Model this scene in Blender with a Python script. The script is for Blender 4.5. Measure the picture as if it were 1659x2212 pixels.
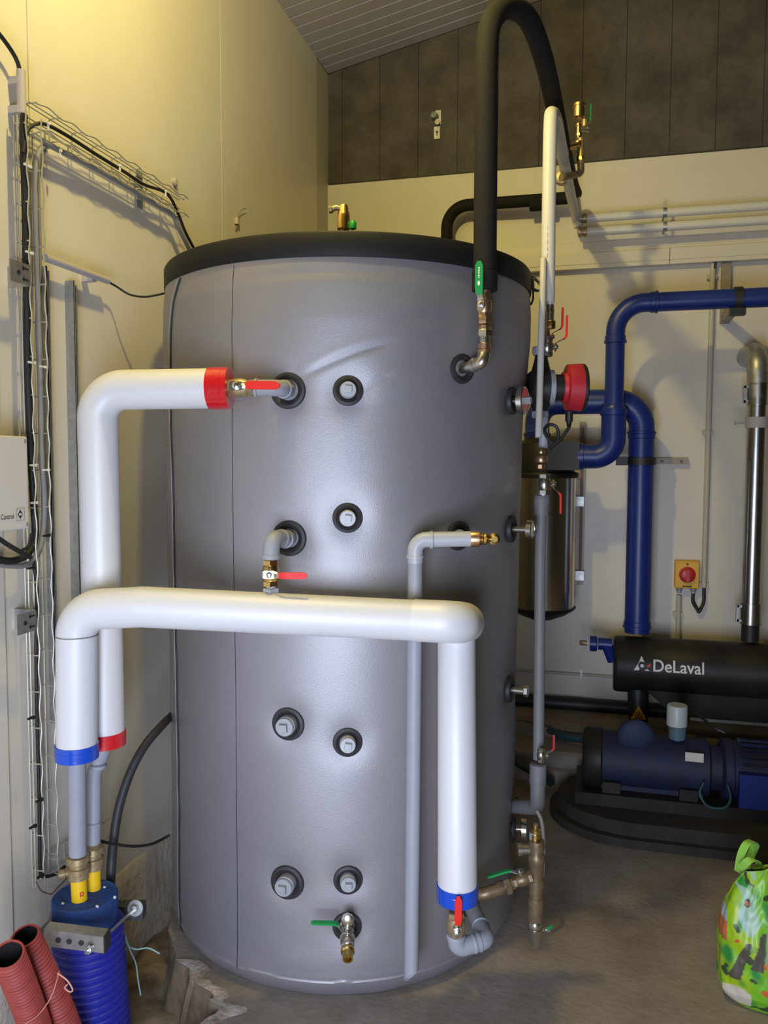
import bpy, bmesh, math, random
from math import sin, cos, tan, atan, pi, sqrt, radians, exp
from mathutils import Vector, Matrix, noise
from mathutils.geometry import tessellate_polygon
random.seed(7)
for o in list(bpy.data.objects): bpy.data.objects.remove(o)
SC = bpy.context.scene
COL = SC.collection
V = Vector
# ------------------------------------------------------------------ camera
W, H, F = 1659, 2212, 1750.0
CAMZ = 1.505
YAW = atan((1290-829.5)/1750); PITCH = radians(3.63); ROLL = radians(0.2)
FW = V((-sin(YAW)*cos(PITCH), cos(YAW)*cos(PITCH), -sin(PITCH)))
RT0 = V((cos(YAW), sin(YAW), 0)); UP0 = RT0.cross(FW)
RT = RT0*cos(ROLL)+UP0*sin(ROLL); UP = -RT0*sin(ROLL)+UP0*cos(ROLL)
CAM = V((0, 0, CAMZ))
cd = bpy.data.cameras.new('camera'); cam = bpy.data.objects.new('camera', cd); COL.objects.link(cam)
m = Matrix((RT, UP, -FW)).transposed().to_4x4(); m.translation = CAM
cam.matrix_world = m
cd.sensor_fit = 'HORIZONTAL'; cd.sensor_width = 36; cd.lens = F/W*36; cd.clip_start = 0.02; cd.clip_end = 60
SC.camera = cam
# ------------------------------------------------------------------ light and exposure
SC.view_settings.view_transform = 'Standard'; SC.view_settings.look = 'None'
SC.view_settings.gamma = 1; SC.view_settings.use_curve_mapping = False
SC.view_settings.exposure = 0.0
wd = bpy.data.worlds.new('sky'); SC.world = wd; wd.use_nodes = True
wd.node_tree.nodes['Background'].inputs[0].default_value = (0.62, 0.74, 1.0, 1)
wd.node_tree.nodes['Background'].inputs[1].default_value = 0.6
def area(name, loc, target, sx, sy, power, color):
    d = bpy.data.lights.new(name, 'AREA'); d.shape = 'RECTANGLE'; d.size = sx; d.size_y = sy
    d.energy = power; d.color = color
    o = bpy.data.objects.new(name, d); COL.objects.link(o); o.location = loc
    o.rotation_euler = (V(target)-V(loc)).to_track_quat('-Z', 'Y').to_euler()
    return o
# daylight through the open doorway behind the photographer
area('daylight_doorway', (-0.22, -0.30, 0.76), (-0.60, 2.2, 0.55), 0.75, 1.15, 61, (0.73, 0.82, 1.0))
# bare ceiling bulb above the tank
ld = bpy.data.lights.new('ceiling_bulb', 'POINT'); ld.energy = 84; ld.color = (1.0, 0.83, 0.27); ld.shadow_soft_size = 0.045
lo = bpy.data.objects.new('ceiling_bulb', ld); COL.objects.link(lo); lo.location = (-0.72, 1.75, 3.45)

# ------------------------------------------------------------------ pixel helpers (measure positions on known planes)
def ray(px, py): return FW + RT*((px-829.5)/F) - UP*((py-1106)/F)
def D(px, py, t): return CAM + ray(px, py)*t
def OX(px, py, X): d = ray(px, py); return CAM + d*(X/d.x)
def OY(px, py, Y): d = ray(px, py); return CAM + d*(Y/d.y)
def OZ(px, py, Z): d = ray(px, py); return CAM + d*((Z-CAMZ)/d.z)
TC = V((-0.818, 2.623)); TR = 0.597
XW, YW = -1.485, 4.40
def lerp_t(tab, z):
    if z <= tab[0][0]: return tab[0][1]
    for (a, u), (b, w) in zip(tab, tab[1:]):
        if z <= b: return u+(w-u)*(z-a)/(b-a)
    return tab[-1][1]
def R0(z): return lerp_t(((0, .583), (.10, .583), (.4, .580), (.9, .582), (1.37, .587), (1.65, .590), (1.88, .600), (1.97, .599), (2.06, .590)), z)
def LX(z): return lerp_t(((0, -.009), (.4, -.010), (1.6, -.008), (1.9, .003), (2.06, .005)), z)
def TK(px, py, r=TR):
    d = ray(px, py); cx = TC.x
    for _ in range(4):
        a = d.x**2+d.y**2; b = -2*(d.x*cx+d.y*TC.y); c = cx**2+TC.y**2-r*r
        q = max(b*b-4*a*c, 0); t = (-b-sqrt(q))/(2*a); p = CAM+d*t; r = R0(p.z); cx2 = cx; cx = TC.x+LX(p.z)
    n = V((p.x-cx2, p.y-TC.y, 0)).normalized()
    return p, n

# ------------------------------------------------------------------ materials
def mat(name, color, rough=0.5, metal=0.0, var=0.0, vscale=8.0, bump=0.0, bscale=60.0, color2=None, coat=0.0, spec=0.5):
    m = bpy.data.materials.new(name); m.use_nodes = True; nt = m.node_tree; b = nt.nodes['Principled BSDF']
    b.inputs['Roughness'].default_value = rough; b.inputs['Metallic'].default_value = metal
    b.inputs['Specular IOR Level'].default_value = spec
    if coat: b.inputs['Coat Weight'].default_value = coat; b.inputs['Coat Roughness'].default_value = 0.12
    c1 = (*color, 1)
    tc = nt.nodes.new('ShaderNodeTexCoord')
    if var or color2:
        c2 = (*(color2 if color2 else [max(c*(1-var), 0) for c in color]), 1)
        nz = nt.nodes.new('ShaderNodeTexNoise'); nz.inputs['Scale'].default_value = vscale; nz.inputs['Detail'].default_value = 6; nz.inputs['Roughness'].default_value = 0.65
        nt.links.new(tc.outputs['Object'], nz.inputs['Vector'])
        cr = nt.nodes.new('ShaderNodeValToRGB'); cr.color_ramp.elements[0].position = 0.35; cr.color_ramp.elements[1].position = 0.65
        cr.color_ramp.elements[0].color = c2; cr.color_ramp.elements[1].color = c1
        nt.links.new(nz.outputs['Fac'], cr.inputs['Fac']); nt.links.new(cr.outputs['Color'], b.inputs['Base Color'])
    else:
        b.inputs['Base Color'].default_value = c1
    if bump:
        nb = nt.nodes.new('ShaderNodeTexNoise'); nb.inputs['Scale'].default_value = bscale; nb.inputs['Detail'].default_value = 3
        nt.links.new(tc.outputs['Object'], nb.inputs['Vector'])
        bp = nt.nodes.new('ShaderNodeBump'); bp.inputs['Strength'].default_value = bump; bp.inputs['Distance'].default_value = 0.01
        nt.links.new(nb.outputs['Fac'], bp.inputs['Height']); nt.links.new(bp.outputs['Normal'], b.inputs['Normal'])
    return m
M = {}
M['wall'] = mat('cream_panel', (0.70, 0.645, 0.56), 0.42, var=0.05, vscale=2.5, bump=0.04, bscale=9)
M['wall_low'] = mat('rough_plinth', (0.62, 0.56, 0.48), 0.9, color2=(0.48, 0.40, 0.31), vscale=7, bump=0.6, bscale=35)
M['darkwall'] = mat('mottled_lining', (0.105, 0.090, 0.078), 0.75, color2=(0.05, 0.043, 0.038), vscale=5.5, bump=0.05, bscale=120)
M['ceil'] = mat('white_lining', (0.46, 0.42, 0.37), 0.45, var=0.06, vscale=3)
M['concrete'] = mat('concrete', (0.31, 0.27, 0.24), 0.85, color2=(0.185, 0.15, 0.12), vscale=3.2, bump=0.18, bscale=45)
M['broken'] = mat('broken_concrete', (0.55, 0.50, 0.46), 0.95, color2=(0.26, 0.21, 0.17), vscale=16, bump=0.6, bscale=40)
M['soil'] = mat('pit_soil', (0.33, 0.26, 0.18), 1.0, color2=(0.13, 0.09, 0.06), vscale=6, bump=1.0, bscale=16)
M['jacket'] = mat('grey_vinyl_jacket', (0.335, 0.325, 0.35), 0.47, metal=0.5, var=0.05, vscale=5, bump=0.12, bscale=420)
M['rim'] = mat('black_rim', (0.012, 0.011, 0.011), 0.6, spec=0.3)
M['rubber'] = mat('black_rubber', (0.028, 0.026, 0.030), 0.55)
M['foam'] = mat('black_foam', (0.015, 0.013, 0.013), 0.8, spec=0.25, bump=0.12, bscale=200)
M['cord'] = mat('cord', (0.01, 0.01, 0.01), 0.6)
M['whitepvc'] = mat('white_pvc_jacket', (0.70, 0.69, 0.71), 0.47, bump=0.02, bscale=30, spec=1.0)
M['pex'] = mat('white_pipe', (0.68, 0.66, 0.62), 0.35)
M['redtape'] = mat('red_tape', (0.62, 0.012, 0.018), 0.2, bump=0.12, bscale=40, coat=0.6)
M['bluetape'] = mat('blue_tape', (0.005, 0.07, 0.55), 0.2, bump=0.12, bscale=40, coat=0.6)
M['greypipe'] = mat('grey_pipe', (0.33, 0.34, 0.39), 0.5, var=0.06, vscale=20)
M['riser'] = mat('grey_pipe_shaded', (0.20, 0.20, 0.205), 0.55, var=0.06, vscale=20)  # same grey pipe as above, with the riser's shade put into a darker colour
M['palepipe'] = mat('pale_grey_pipe', (0.42, 0.43, 0.47), 0.4)
M['galv'] = mat('galvanised', (0.50, 0.50, 0.50), 0.42, metal=0.85, var=0.3, vscale=40)
M['rail'] = mat('galvanised_rail', (0.36, 0.36, 0.35), 0.55, metal=0.5, var=0.25, vscale=50)
M['raild'] = mat('rail_slot', (0.05, 0.05, 0.05), 0.7)
M['wire'] = mat('zinc_wire', (0.50, 0.48, 0.40), 0.5, metal=0.45)
M['plug'] = mat('grey_cast_plug', (0.42, 0.43, 0.46), 0.5, metal=0.3, var=0.12, vscale=50)
M['brass'] = mat('brass', (0.72, 0.50, 0.19), 0.28, metal=1.0, var=0.15, vscale=60)
M['brassd'] = mat('dull_brass', (0.50, 0.38, 0.21), 0.42, metal=0.6, var=0.35, vscale=60)
M['bronze'] = mat('aged_bronze', (0.30, 0.215, 0.13), 0.45, metal=0.6, var=0.35, vscale=50)
M['railw'] = mat('painted_rail', (0.36, 0.30, 0.25), 0.5, metal=0.2, var=0.2, vscale=30)
M['copper'] = mat('copper_bronze', (0.62, 0.40, 0.23), 0.35, metal=0.9, var=0.3, vscale=60)
M['nickel'] = mat('nickel', (0.62, 0.58, 0.50), 0.25, metal=0.95, var=0.2, vscale=60)
M['chrome'] = mat('steel_nut', (0.75, 0.74, 0.70), 0.22, metal=1.0)
M['inox'] = mat('polished_stainless', (0.76, 0.73, 0.69), 0.20, metal=1.0)
M['inoxb'] = mat('brushed_stainless', (0.55, 0.54, 0.52), 0.28, metal=1.0, var=0.15, vscale=20)
M['red'] = mat('red_grip', (0.82, 0.03, 0.025), 0.5, spec=0.3)
M['redd'] = mat('red_pump', (0.50, 0.02, 0.035), 0.45)
M['green'] = mat('green_grip', (0.01, 0.30, 0.07), 0.4)
M['yellow'] = mat('yellow_pipe', (0.88, 0.55, 0.01), 0.35)
M['bluecap'] = mat('blue_foam_cap', (0.015, 0.085, 0.36), 0.9, color2=(0.03, 0.06, 0.17), vscale=14, bump=0.5, bscale=90)
M['blueduct'] = mat('blue_duct', (0.02, 0.025, 0.30), 0.42)
M['redduct'] = mat('red_duct', (0.34, 0.05, 0.042), 0.6, var=0.2, vscale=20)
M['black'] = mat('black_plastic', (0.018, 0.017, 0.018), 0.5)
M['blackm'] = mat('black_enamel', (0.014, 0.012, 0.012), 0.5, color2=(0.026, 0.021, 0.016), vscale=9, spec=0.3)
M['bluepvc'] = mat('blue_pvc', (0.010, 0.028, 0.20), 0.38)
M['bluecast'] = mat('blue_cast', (0.008, 0.016, 0.065), 0.65, color2=(0.011, 0.010, 0.024), vscale=9)
M['boxgrey'] = mat('box_grey', (0.62, 0.58, 0.54), 0.45)
M['ink'] = mat('black_ink', (0.02, 0.02, 0.02), 0.6)
M['white'] = mat('white_print', (0.80, 0.80, 0.80), 0.5)
M['redprint'] = mat('red_print', (0.65, 0.05, 0.03), 0.5)
M['swyellow'] = mat('switch_yellow', (0.80, 0.42, 0.02), 0.45)
M['swred'] = mat('switch_red', (0.50, 0.02, 0.02), 0.4)
M['conduit'] = mat('white_conduit', (0.50, 0.46, 0.38), 0.5)
M['conduitg'] = mat('grey_conduit', (0.46, 0.42, 0.42), 0.5)
M['cablegrey'] = mat('grey_cable', (0.24, 0.23, 0.22), 0.6)
M['tie'] = mat('white_tie', (0.75, 0.73, 0.66), 0.5)
M['signyel'] = mat('sign_yellow', (0.70, 0.38, 0.01), 0.5)
M['cup'] = mat('oil_cup', (0.50, 0.53, 0.52), 0.4)
M['cupb'] = mat('oil_cup_lower', (0.10, 0.17, 0.21), 0.3)
M['base'] = mat('brown_base', (0.045, 0.032, 0.024), 0.9, color2=(0.02, 0.018, 0.016), vscale=7)
M['greenstrap'] = mat('green_strap', (0.26, 0.55, 0.08), 0.6)
M['twine'] = mat('teal_twine', (0.25, 0.42, 0.42), 0.7)
M['wirebrown'] = mat('brown_wire', (0.22, 0.15, 0.11), 0.7)
M['pinkstr'] = mat('pink_string', (0.60, 0.28, 0.22), 0.7)
M['hosed'] = mat('teal_hose', (0.02, 0.06, 0.07), 0.5)

# ------------------------------------------------------------------ mesh building
ORG = {}
def perp(a):
    a = a.normalized(); h = V((0, 0, 1)) if abs(a.z) < 0.9 else V((1, 0, 0))
    u = a.cross(h).normalized(); return u, a.cross(u).normalized()
class MB:
    def __init__(s): s.v = []; s.f = []
    def add(s, vs, fs):
        s.isl = getattr(s, 'isl', []); s.isl.append((len(vs), len(fs))); o = len(s.v); s.v += [V(x) for x in vs]; s.f += [[i+o for i in f] for f in fs]; return s
    def frame_box(s, c, ax, ay, az, sx, sy, sz):
        c = V(c); vs = [c+ax*(i*sx/2)+ay*(j*sy/2)+az*(k*sz/2) for i in (-1, 1) for j in (-1, 1) for k in (-1, 1)]
        fs = [(0,1,3,2),(4,6,7,5),(0,4,5,1),(2,3,7,6),(0,2,6,4),(1,5,7,3)]
        if ax.cross(ay).dot(az) < 0: fs = [f[::-1] for f in fs]
        return s.add(vs, fs)
    def box(s, x0, x1, y0, y1, z0, z1):
        return s.frame_box(((x0+x1)/2, (y0+y1)/2, (z0+z1)/2), V((1,0,0)), V((0,1,0)), V((0,0,1)), x1-x0, y1-y0, z1-z0)
    def sweep(s, pts, r, n=14, caps=True, closed=False):
        pts = [V(p) for p in pts]; N = len(pts); rs = r if isinstance(r, (list, tuple)) else [r]*N
        T = []
        for i in range(N):
            if closed: t = pts[(i+1) % N]-pts[i-1]
            else: t = pts[min(i+1, N-1)]-pts[max(i-1, 0)]
            T.append(t.normalized() if t.length > 1e-9 else V((0, 0, 1)))
        u, w = perp(T[0]); vs = []; fs = []
        for i in range(N):
            if i:
                ax = T[i-1].cross(T[i])
                if ax.length > 1e-7:
                    R = Matrix.Rotation(T[i-1].angle(T[i]), 3, ax); u = R @ u
                u = (u-T[i]*u.dot(T[i])).normalized()
            w = T[i].cross(u)
            for k in range(n):
                a = 2*pi*k/n; vs.append(pts[i]+(u*cos(a)+w*sin(a))*rs[i])
        for i in range(N if closed else N-1):
            j = (i+1) % N
            for k in range(n):
                l = (k+1) % n; fs.append((i*n+k, i*n+l, j*n+l, j*n+k))
        if caps and not closed:
            fs.append(tuple(range(n))[::-1]); fs.append(tuple((N-1)*n+k for k in range(n)))
        return s.add(vs, fs)
    def lathe(s, prof, o, axis, n=24, phase=0.0):
        # prof: list of (distance along axis, radius)
        o = V(o); a = V(axis).normalized(); u, w = perp(a); w = a.cross(u); vs = []; fs = []
        for d, r in prof:
            for k in range(n):
                t = 2*pi*k/n+phase; vs.append(o+a*d+(u*cos(t)+w*sin(t))*max(r, 1e-5))
        P = len(prof)
        for i in range(P-1):
            for k in range(n):
                l = (k+1) % n; fs.append((i*n+k, i*n+l, (i+1)*n+l, (i+1)*n+k))
        if prof[0] != prof[-1]:
            fs.append(tuple(range(n))[::-1]); fs.append(tuple((P-1)*n+k for k in range(n)))
        return s.add(vs, fs)
    def bar(s, pts, wdir, w, t):
        # rectangular strap along pts; wdir = width direction (one or per point)
        pts = [V(p) for p in pts]; N = len(pts); vs = []; fs = []
        ws = w if isinstance(w, (list, tuple)) else [w]*N
        for i in range(N):
            tg = (pts[min(i+1, N-1)]-pts[max(i-1, 0)]).normalized()
            wd_ = wdir[i] if isinstance(wdir, list) else wdir
            wd_ = (wd_-tg*wd_.dot(tg)).normalized(); nn = tg.cross(wd_)
            for a, b in ((-1,-1),(1,-1),(1,1),(-1,1)): vs.append(pts[i]+wd_*(a*ws[i]/2)+nn*(b*t/2))
        for i in range(N-1):
            for k in range(4):
                l = (k+1) % 4; fs.append((i*4+k, i*4+l, i*4+4+l, i*4+4+k))
        fs.append((3,2,1,0)); fs.append(tuple((N-1)*4+k for k in range(4)))
        return s.add(vs, fs)
    def prism(s, poly, o, ux, uy, th):
        # polygon in the plane (ux, uy) at o, extruded by th along ux x uy
        o = V(o); nz = ux.cross(uy).normalized(); n = len(poly)
        vs = [o+ux*p[0]+uy*p[1] for p in poly]+[o+ux*p[0]+uy*p[1]+nz*th for p in poly]
        tri = tessellate_polygon([[V((p[0], p[1], 0)) for p in poly]])
        ar = sum(poly[i][0]*poly[(i+1) % n][1]-poly[(i+1) % n][0]*poly[i][1] for i in range(n))
        fs = []
        for t in tri:
            a, b, c = [poly[i] for i in t]; cr = (b[0]-a[0])*(c[1]-a[1])-(b[1]-a[1])*(c[0]-a[0])
            t = tuple(t) if cr > 0 else tuple(t)[::-1]
            fs.append(t[::-1]); fs.append(tuple(i+n for i in t))
        for i in range(n):
            j = (i+1) % n; q = (i, j, j+n, i+n); fs.append(q if ar > 0 else q[::-1])
        return s.add(vs, fs)
    def build(s, name, m, parent=None, smooth=True, angle=40, label=None, kind=None):
        me = bpy.data.meshes.new(name); off = ORG.get(parent.name, V((0, 0, 0))) if parent else V((0, 0, 0))
        if parent is None:
            lo = V([min(v[i] for v in s.v) for i in range(3)]); hi = V([max(v[i] for v in s.v) for i in range(3)])
            off = V(((lo.x+hi.x)/2, (lo.y+hi.y)/2, lo.z))
        me.from_pydata([tuple(v-off) for v in s.v], [], s.f); me.materials.append(M[m] if isinstance(m, str) else m)
        if smooth:
            for p in me.polygons: p.use_smooth = True
            me.set_sharp_from_angle(angle=radians(angle))
        me.update()
        o = bpy.data.objects.new(name, me); COL.objects.link(o)
        if parent: o.parent = parent
        else: o.location = off
        ORG[o.name] = off
        if label: o['label'] = label
        if kind: o['kind'] = kind
        return o
def build_each(b, name, m, parent, **kw):
    # every closed piece of the builder becomes a part of its own
    v0 = f0 = 0; out = []
    for nv, nf in b.isl:
        c = MB(); c.v = b.v[v0:v0+nv]; c.f = [[i-v0 for i in f] for f in b.f[f0:f0+nf]]; out.append(c.build(name, m, parent, **kw)); v0 += nv; f0 += nf
    return out
def thing(name, label, cat, loc, group=None):
    o = bpy.data.objects.new(name, None); COL.objects.link(o); o.empty_display_size = 0.05
    o.location = loc; ORG[o.name] = V(loc); o['label'] = label; o['category'] = cat
    if group: o['group'] = group
    return o
def tag(o, label, cat, group=None):
    o['label'] = label; o['category'] = cat
    if group: o['group'] = group
    return o
def struct(o): o['kind'] = 'structure'; return o
def fillet(pts, rad, seg=8):
    pts = [V(p) for p in pts]; rads = rad if isinstance(rad, (list, tuple)) else [rad]*len(pts); out = [pts[0]]
    for i in range(1, len(pts)-1):
        a, b, c = pts[i-1], pts[i], pts[i+1]; d1 = (a-b); d2 = (c-b); L = min(d1.length, d2.length)*0.499
        d1.normalize(); d2.normalize(); ang = d1.angle(d2)
        if ang > pi-0.01: out.append(b); continue
        r = rads[i]; k = min(r/tan(ang/2), L); r = k*tan(ang/2)
        bis = (d1+d2).normalized(); cen = b+bis*(r/sin(ang/2))
        s0 = b+d1*k-cen; s1 = b+d2*k-cen; tot = s0.angle(s1); ax = s0.cross(s1).normalized()
        for j in range(seg+1): out.append(cen+Matrix.Rotation(tot*j/seg, 3, ax) @ s0)
    out.append(pts[-1]); return out
def spline(pts, k=8):
    pts = [V(p) for p in pts]; P = [2*pts[0]-pts[1]]+pts+[2*pts[-1]-pts[-2]]; out = []
    for i in range(1, len(P)-2):
        for j in range(k):
            t = j/k; a, b, c, d = P[i-1], P[i], P[i+1], P[i+2]
            out.append(0.5*((2*b)+(c-a)*t+(2*a-5*b+4*c-d)*t*t+(3*b-a-3*c+d)*t**3))
    out.append(pts[-1]); return out
def resample(pts, step):
    out = [V(pts[0])]
    for a, b in zip(pts, pts[1:]):
        a = V(a); b = V(b); n = max(1, int((b-a).length/step))
        for j in range(1, n+1): out.append(a+(b-a)*(j/n))
    return out
X1, Y1, Z1 = V((1,0,0)), V((0,1,0)), V((0,0,1))
def hexnut(mb, c, axis, r, L, n=6, ph=0.3):
    return mb.lathe([(-L/2, r*0.88), (-L/2+L*0.12, r), (L/2-L*0.12, r), (L/2, r*0.88)], c, axis, n, ph)
def text_geo(txt, size, bold=0.0):
    cu = bpy.data.curves.new('lettering', 'FONT'); cu.body = txt; cu.size = size; cu.offset = bold; cu.resolution_u = 4
    ob = bpy.data.objects.new('lettering', cu); COL.objects.link(ob)
    dg = bpy.context.evaluated_depsgraph_get(); me = bpy.data.meshes.new_from_object(ob.evaluated_get(dg))
    vs = [(v.co.x, v.co.y) for v in me.vertices]; fs = [tuple(p.vertices) for p in me.polygons]
    bpy.data.objects.remove(ob); bpy.data.meshes.remove(me); return vs, fs
def put_text(txt, size, fn, name, m, parent, bold=0.0):
    vs, fs = text_geo(txt, size, bold)
    bm = bmesh.new(); bv = [bm.verts.new((x, y, 0)) for x, y in vs]
    for f in fs:
        try: bm.faces.new([bv[i] for i in f])
        except ValueError: pass
    for k in range(-4, 16):
        bmesh.ops.bisect_plane(bm, geom=bm.verts[:]+bm.edges[:]+bm.faces[:], plane_co=(0, size*k/12, 0), plane_no=(0, 1, 0))
    bm.verts.index_update(); vs = [(v.co.x, v.co.y) for v in bm.verts]; fs = [tuple(v.index for v in f.verts) for f in bm.faces]; bm.free()
    b = MB(); b.add([fn(x, y) for x, y in vs], fs)
    return b.build(name, m, parent, smooth=False)

# ================================================================== THE SETTING
# left wall of upright panels
s1 = OX(477, 200, XW).y; s0 = s1-1.15
ys = [s1+1.15, s1, s0, s0-1.15, s0-2.3, s0-3.2]
wl = bpy.data.objects.new('wall_left', None); COL.objects.link(wl); struct(wl)
for i in range(len(ys)-1):
    y1, y0 = min(ys[i], YW+.09), ys[i+1]
    MB().box(XW-0.06, XW, y0+0.0015, y1-0.0015, -0.6, 3.66).build('wall_panel', 'wall', wl, smooth=False)
MB().box(XW-0.08, XW-0.004, -2.6, YW+.10, -0.6, 3.70).build('panel_joint', 'conduit', wl, smooth=False)
# rough base band on the left wall
o = MB(); nY = 60; vs = []; fs = []
for i in range(nY+1):
    y = -1.5+(YW+1.5)*i/nY
    h = 0.145+0.02*noise.noise(V((y*5, 0, 0)))
    for (dx, z) in ((0.0, h+0.01), (0.006, h), (0.010+0.004*noise.noise(V((y*9, 1, 0))), h-0.05), (0.012+0.006*noise.noise(V((y*7, 2, 0))), -0.2), (0.012, -0.6)):
        vs.append((XW+dx, y, z))
for i in range(nY):
    for k in range(4): fs.append((i*5+k, i*5+k+1, (i+1)*5+k+1, (i+1)*5+k))
struct(o.add(vs, fs).build('baseboard_left', 'wall_low'))
# upright cover strip at the far left
yt = OX(34, 1900, XW+0.02).y
t_ = MB().box(XW-0.001, XW+0.008, yt-0.16, yt, -0.1, 3.60); pass
struct(t_.build('trim_1', 'wall', smooth=False))
# back wall: cream lower part, dark lining boards above
ZD = 3.045
MB_ = MB(); wb = MB().box(XW-.02, 5.1, YW, YW+0.1, -0.1, ZD).build('wall_back', 'wall', smooth=False); struct(wb)
MB().box(XW, 5.1, YW+0.012, YW+0.1, ZD, 5.3).build('board_backing', 'black', wb, smooth=False)
MB().box(XW, 5.1, YW-0.004, YW+0.02, ZD-0.006, ZD).build('top_edge', 'ink', wb, smooth=False)
xj = OY(739, 300, YW).x; k = 0
SL = 0.2055   # roof slope
def roofz(x): return 3.640+(x-XW)*SL
while True:
    xa = XW if k == 0 else xj+(k-1)*0.2152; xb = xj+k*0.2152
    if xa > 5.0: break
    b = MB(); x0, x1 = xa+0.0012, xb-0.0012
    vs = [(x0, YW+0.014, ZD+0.001), (x1, YW+0.014, ZD+0.001), (x1, YW+0.014, roofz(x1)+.03), (x0, YW+0.014, roofz(x0)+.03)]
    vs += [(x, YW-0.0 if 0 else YW+0.001, z) for x, _, z in vs]
    b.add(vs, [(3,2,1,0), (4,5,6,7), (0,1,5,4), (1,2,6,5), (2,3,7,6), (3,0,4,7)])
    b.build('lining_board', 'darkwall', wb, smooth=False); k += 1
# right and front walls with the open doorway
struct(MB().box(5.0, 5.1, -2.6, YW, -0.1, 5.2).build('wall_right', 'darkwall', smooth=False))
wf = MB().box(XW, -0.80, -0.45, -0.35, -0.1, 5.2); wf.box(0.30, 5.1, -0.45, -0.35, -0.1, 5.2); wf.box(-0.80, 0.30, -0.45, -0.35, 2.1, 5.2)
struct(wf.build('wall_front', 'darkwall', smooth=False))
# ceiling of narrow ridged boards
ce = MB(); L = 5.1-XW; ce.add([(XW-.06, -1.85, roofz(XW-.06)+.03), (5.1, -1.85, roofz(5.1)+.03), (5.1, YW+.1, roofz(5.1)+.03), (XW-.06, YW+.1, roofz(XW-.06)+.03),
    (XW-.06, -1.85, roofz(XW-.06)+.08), (5.1, -1.85, roofz(5.1)+.08), (5.1, YW+.1, roofz(5.1)+.08), (XW-.06, YW+.1, roofz(XW-.06)+.08)],
    [(3,2,1,0), (4,5,6,7), (0,1,5,4), (1,2,6,5), (2,3,7,6), (3,0,4,7)])
ceil = struct(ce.build('ceiling', 'ceil', smooth=False))
w_ = 0.0835; k = 0; pm = None
ca = V((1, 0, SL)).normalized(); cn = V((-SL, 0, 1)).normalized()
while True:
    y1 = YW-k*w_; y0 = y1-w_
    if y1 < -1.8: break
    if pm is None:
        b = MB(); yv = [(0.0, 0.012), (0.004, 0.0), (w_-0.008, 0.0), (w_-0.004, 0.012)]
        vs = [V((x, -w_+y, x*SL+z)) for x in (XW, 5.1) for y, z in [(0, .02)]+yv+[(w_-.001, .02)]]
        b.add(vs, [(i, i+1, i+7, i+6) for i in range(5)][:])
        b.f = [f[::-1] for f in b.f]
        o = b.build('ceiling_board', 'ceil', ceil, smooth=False); pm = o.data
        base = ORG[o.name]
    else:
        o = bpy.data.objects.new('ceiling_board', pm); COL.objects.link(o); o.parent = ceil
    o.location = (0, y1, 3.640-XW*SL); k += 1
# kerb along the back wall
kb = MB(); kp = [(3.79, 0.0), (3.80, 0.055), (3.825, 0.062), (3.83, 0.12), (3.85, 0.132), (4.02, 0.14), (4.025, 0.185), (4.40, 0.195), (4.40, -0.1), (3.79, -0.1)]
kb.prism([(a, b_) for a, b_ in kp], (XW, 0, 0), Y1, Z1, 6.5)
struct(kb.build('trim_2', 'concrete', smooth=False))
# moulded ledge band across the back wall
tr = MB(); zt, zb = OY(1300, 521, YW).z, OY(1300, 578, YW-.05).z
q = [(0, zt), (-0.012, zt-0.004), (-0.014, zt-0.045), (-0.022, zt-0.047), (-0.024, zt-0.062), (-0.05, zt-0.068), (-0.05, zb+0.022), (-0.046, zb+0.020), (-0.046, zb+0.017), (-0.05, zb+0.015), (-0.05, zb), (0, zb)]
tr.prism([(a, b_) for a, b_ in q], (XW, YW, 0), Y1, Z1, 6.5)
trm = struct(tr.build('trim_3', 'wall', smooth=False))
xs_ = OY(1447, 540, YW-.05).x
MB().box(xs_-0.0012, xs_+0.0012, YW-0.0515, YW-0.03, zb+0.002, zt-0.068).build('joint_line', 'ink', trm, smooth=False)
# floor slab with a broken-out edge above the pipe pit
edge = [(-1.484, 2.95), (-1.43, 2.80), (-1.405, 2.6), (-1.37, 2.40), (-1.30, 2.25), (-1.20, 2.12), (-1.10, 2.04), (-1.035, 2.005), (-0.99, 1.95), (-1.0, 1.88), (-0.96, 1.80), (-0.985, 1.70), (-1.06, 1.60), (-1.2, 1.53), (-1.484, 1.50)]
ed = []
for a, b_ in zip(edge, edge[1:]):
    for j in range(6):
        t = j/6; x = a[0]+(b_[0]-a[0])*t; y = a[1]+(b_[1]-a[1])*t
        nn = 0.014 if 1.55 < y < 2.1 else 0.003
        x2 = x+nn*noise.noise(V((x*22, y*22, 0)))*2; y2 = y+nn*noise.noise(V((x*22, y*22, 5)))*2
        ed.append((max(x2, -1.484), y2))
ed.append(edge[-1])
poly = [(XW, -1.85), (5.1, -1.85), (5.1, 3.85), (XW, 3.85)]+ed
fb = MB(); tri = tessellate_polygon([[V((x, y, 0)) for x, y in poly]])
fs = []
for t in tri:
    a, b_, c = [poly[i] for i in t]; cr = (b_[0]-a[0])*(c[1]-a[1])-(b_[1]-a[1])*(c[0]-a[0]); fs.append(tuple(t) if cr > 0 else tuple(t)[::-1])
fb.add([(x, y, 0) for x, y in poly], fs)
flr = struct(fb.build('floor', 'concrete', smooth=False))
sk = MB(); rows = 6; vs = []; fs = []
for i, (x, y) in enumerate(ed):
    for r_ in range(rows):
        z = -0.09*r_; k_ = 0.02*r_
        jx = 0.007*noise.noise(V((x*14, y*14, z*14+3))); jy = 0.007*noise.noise(V((x*14, y*14, z*14+9)))
        if r_ == 0: jx = jy = 0
        dx = -k_ if y < 2.2 else 0
        vs.append((max(x+dx+jx, XW+.001), y+jy, z))
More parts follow.
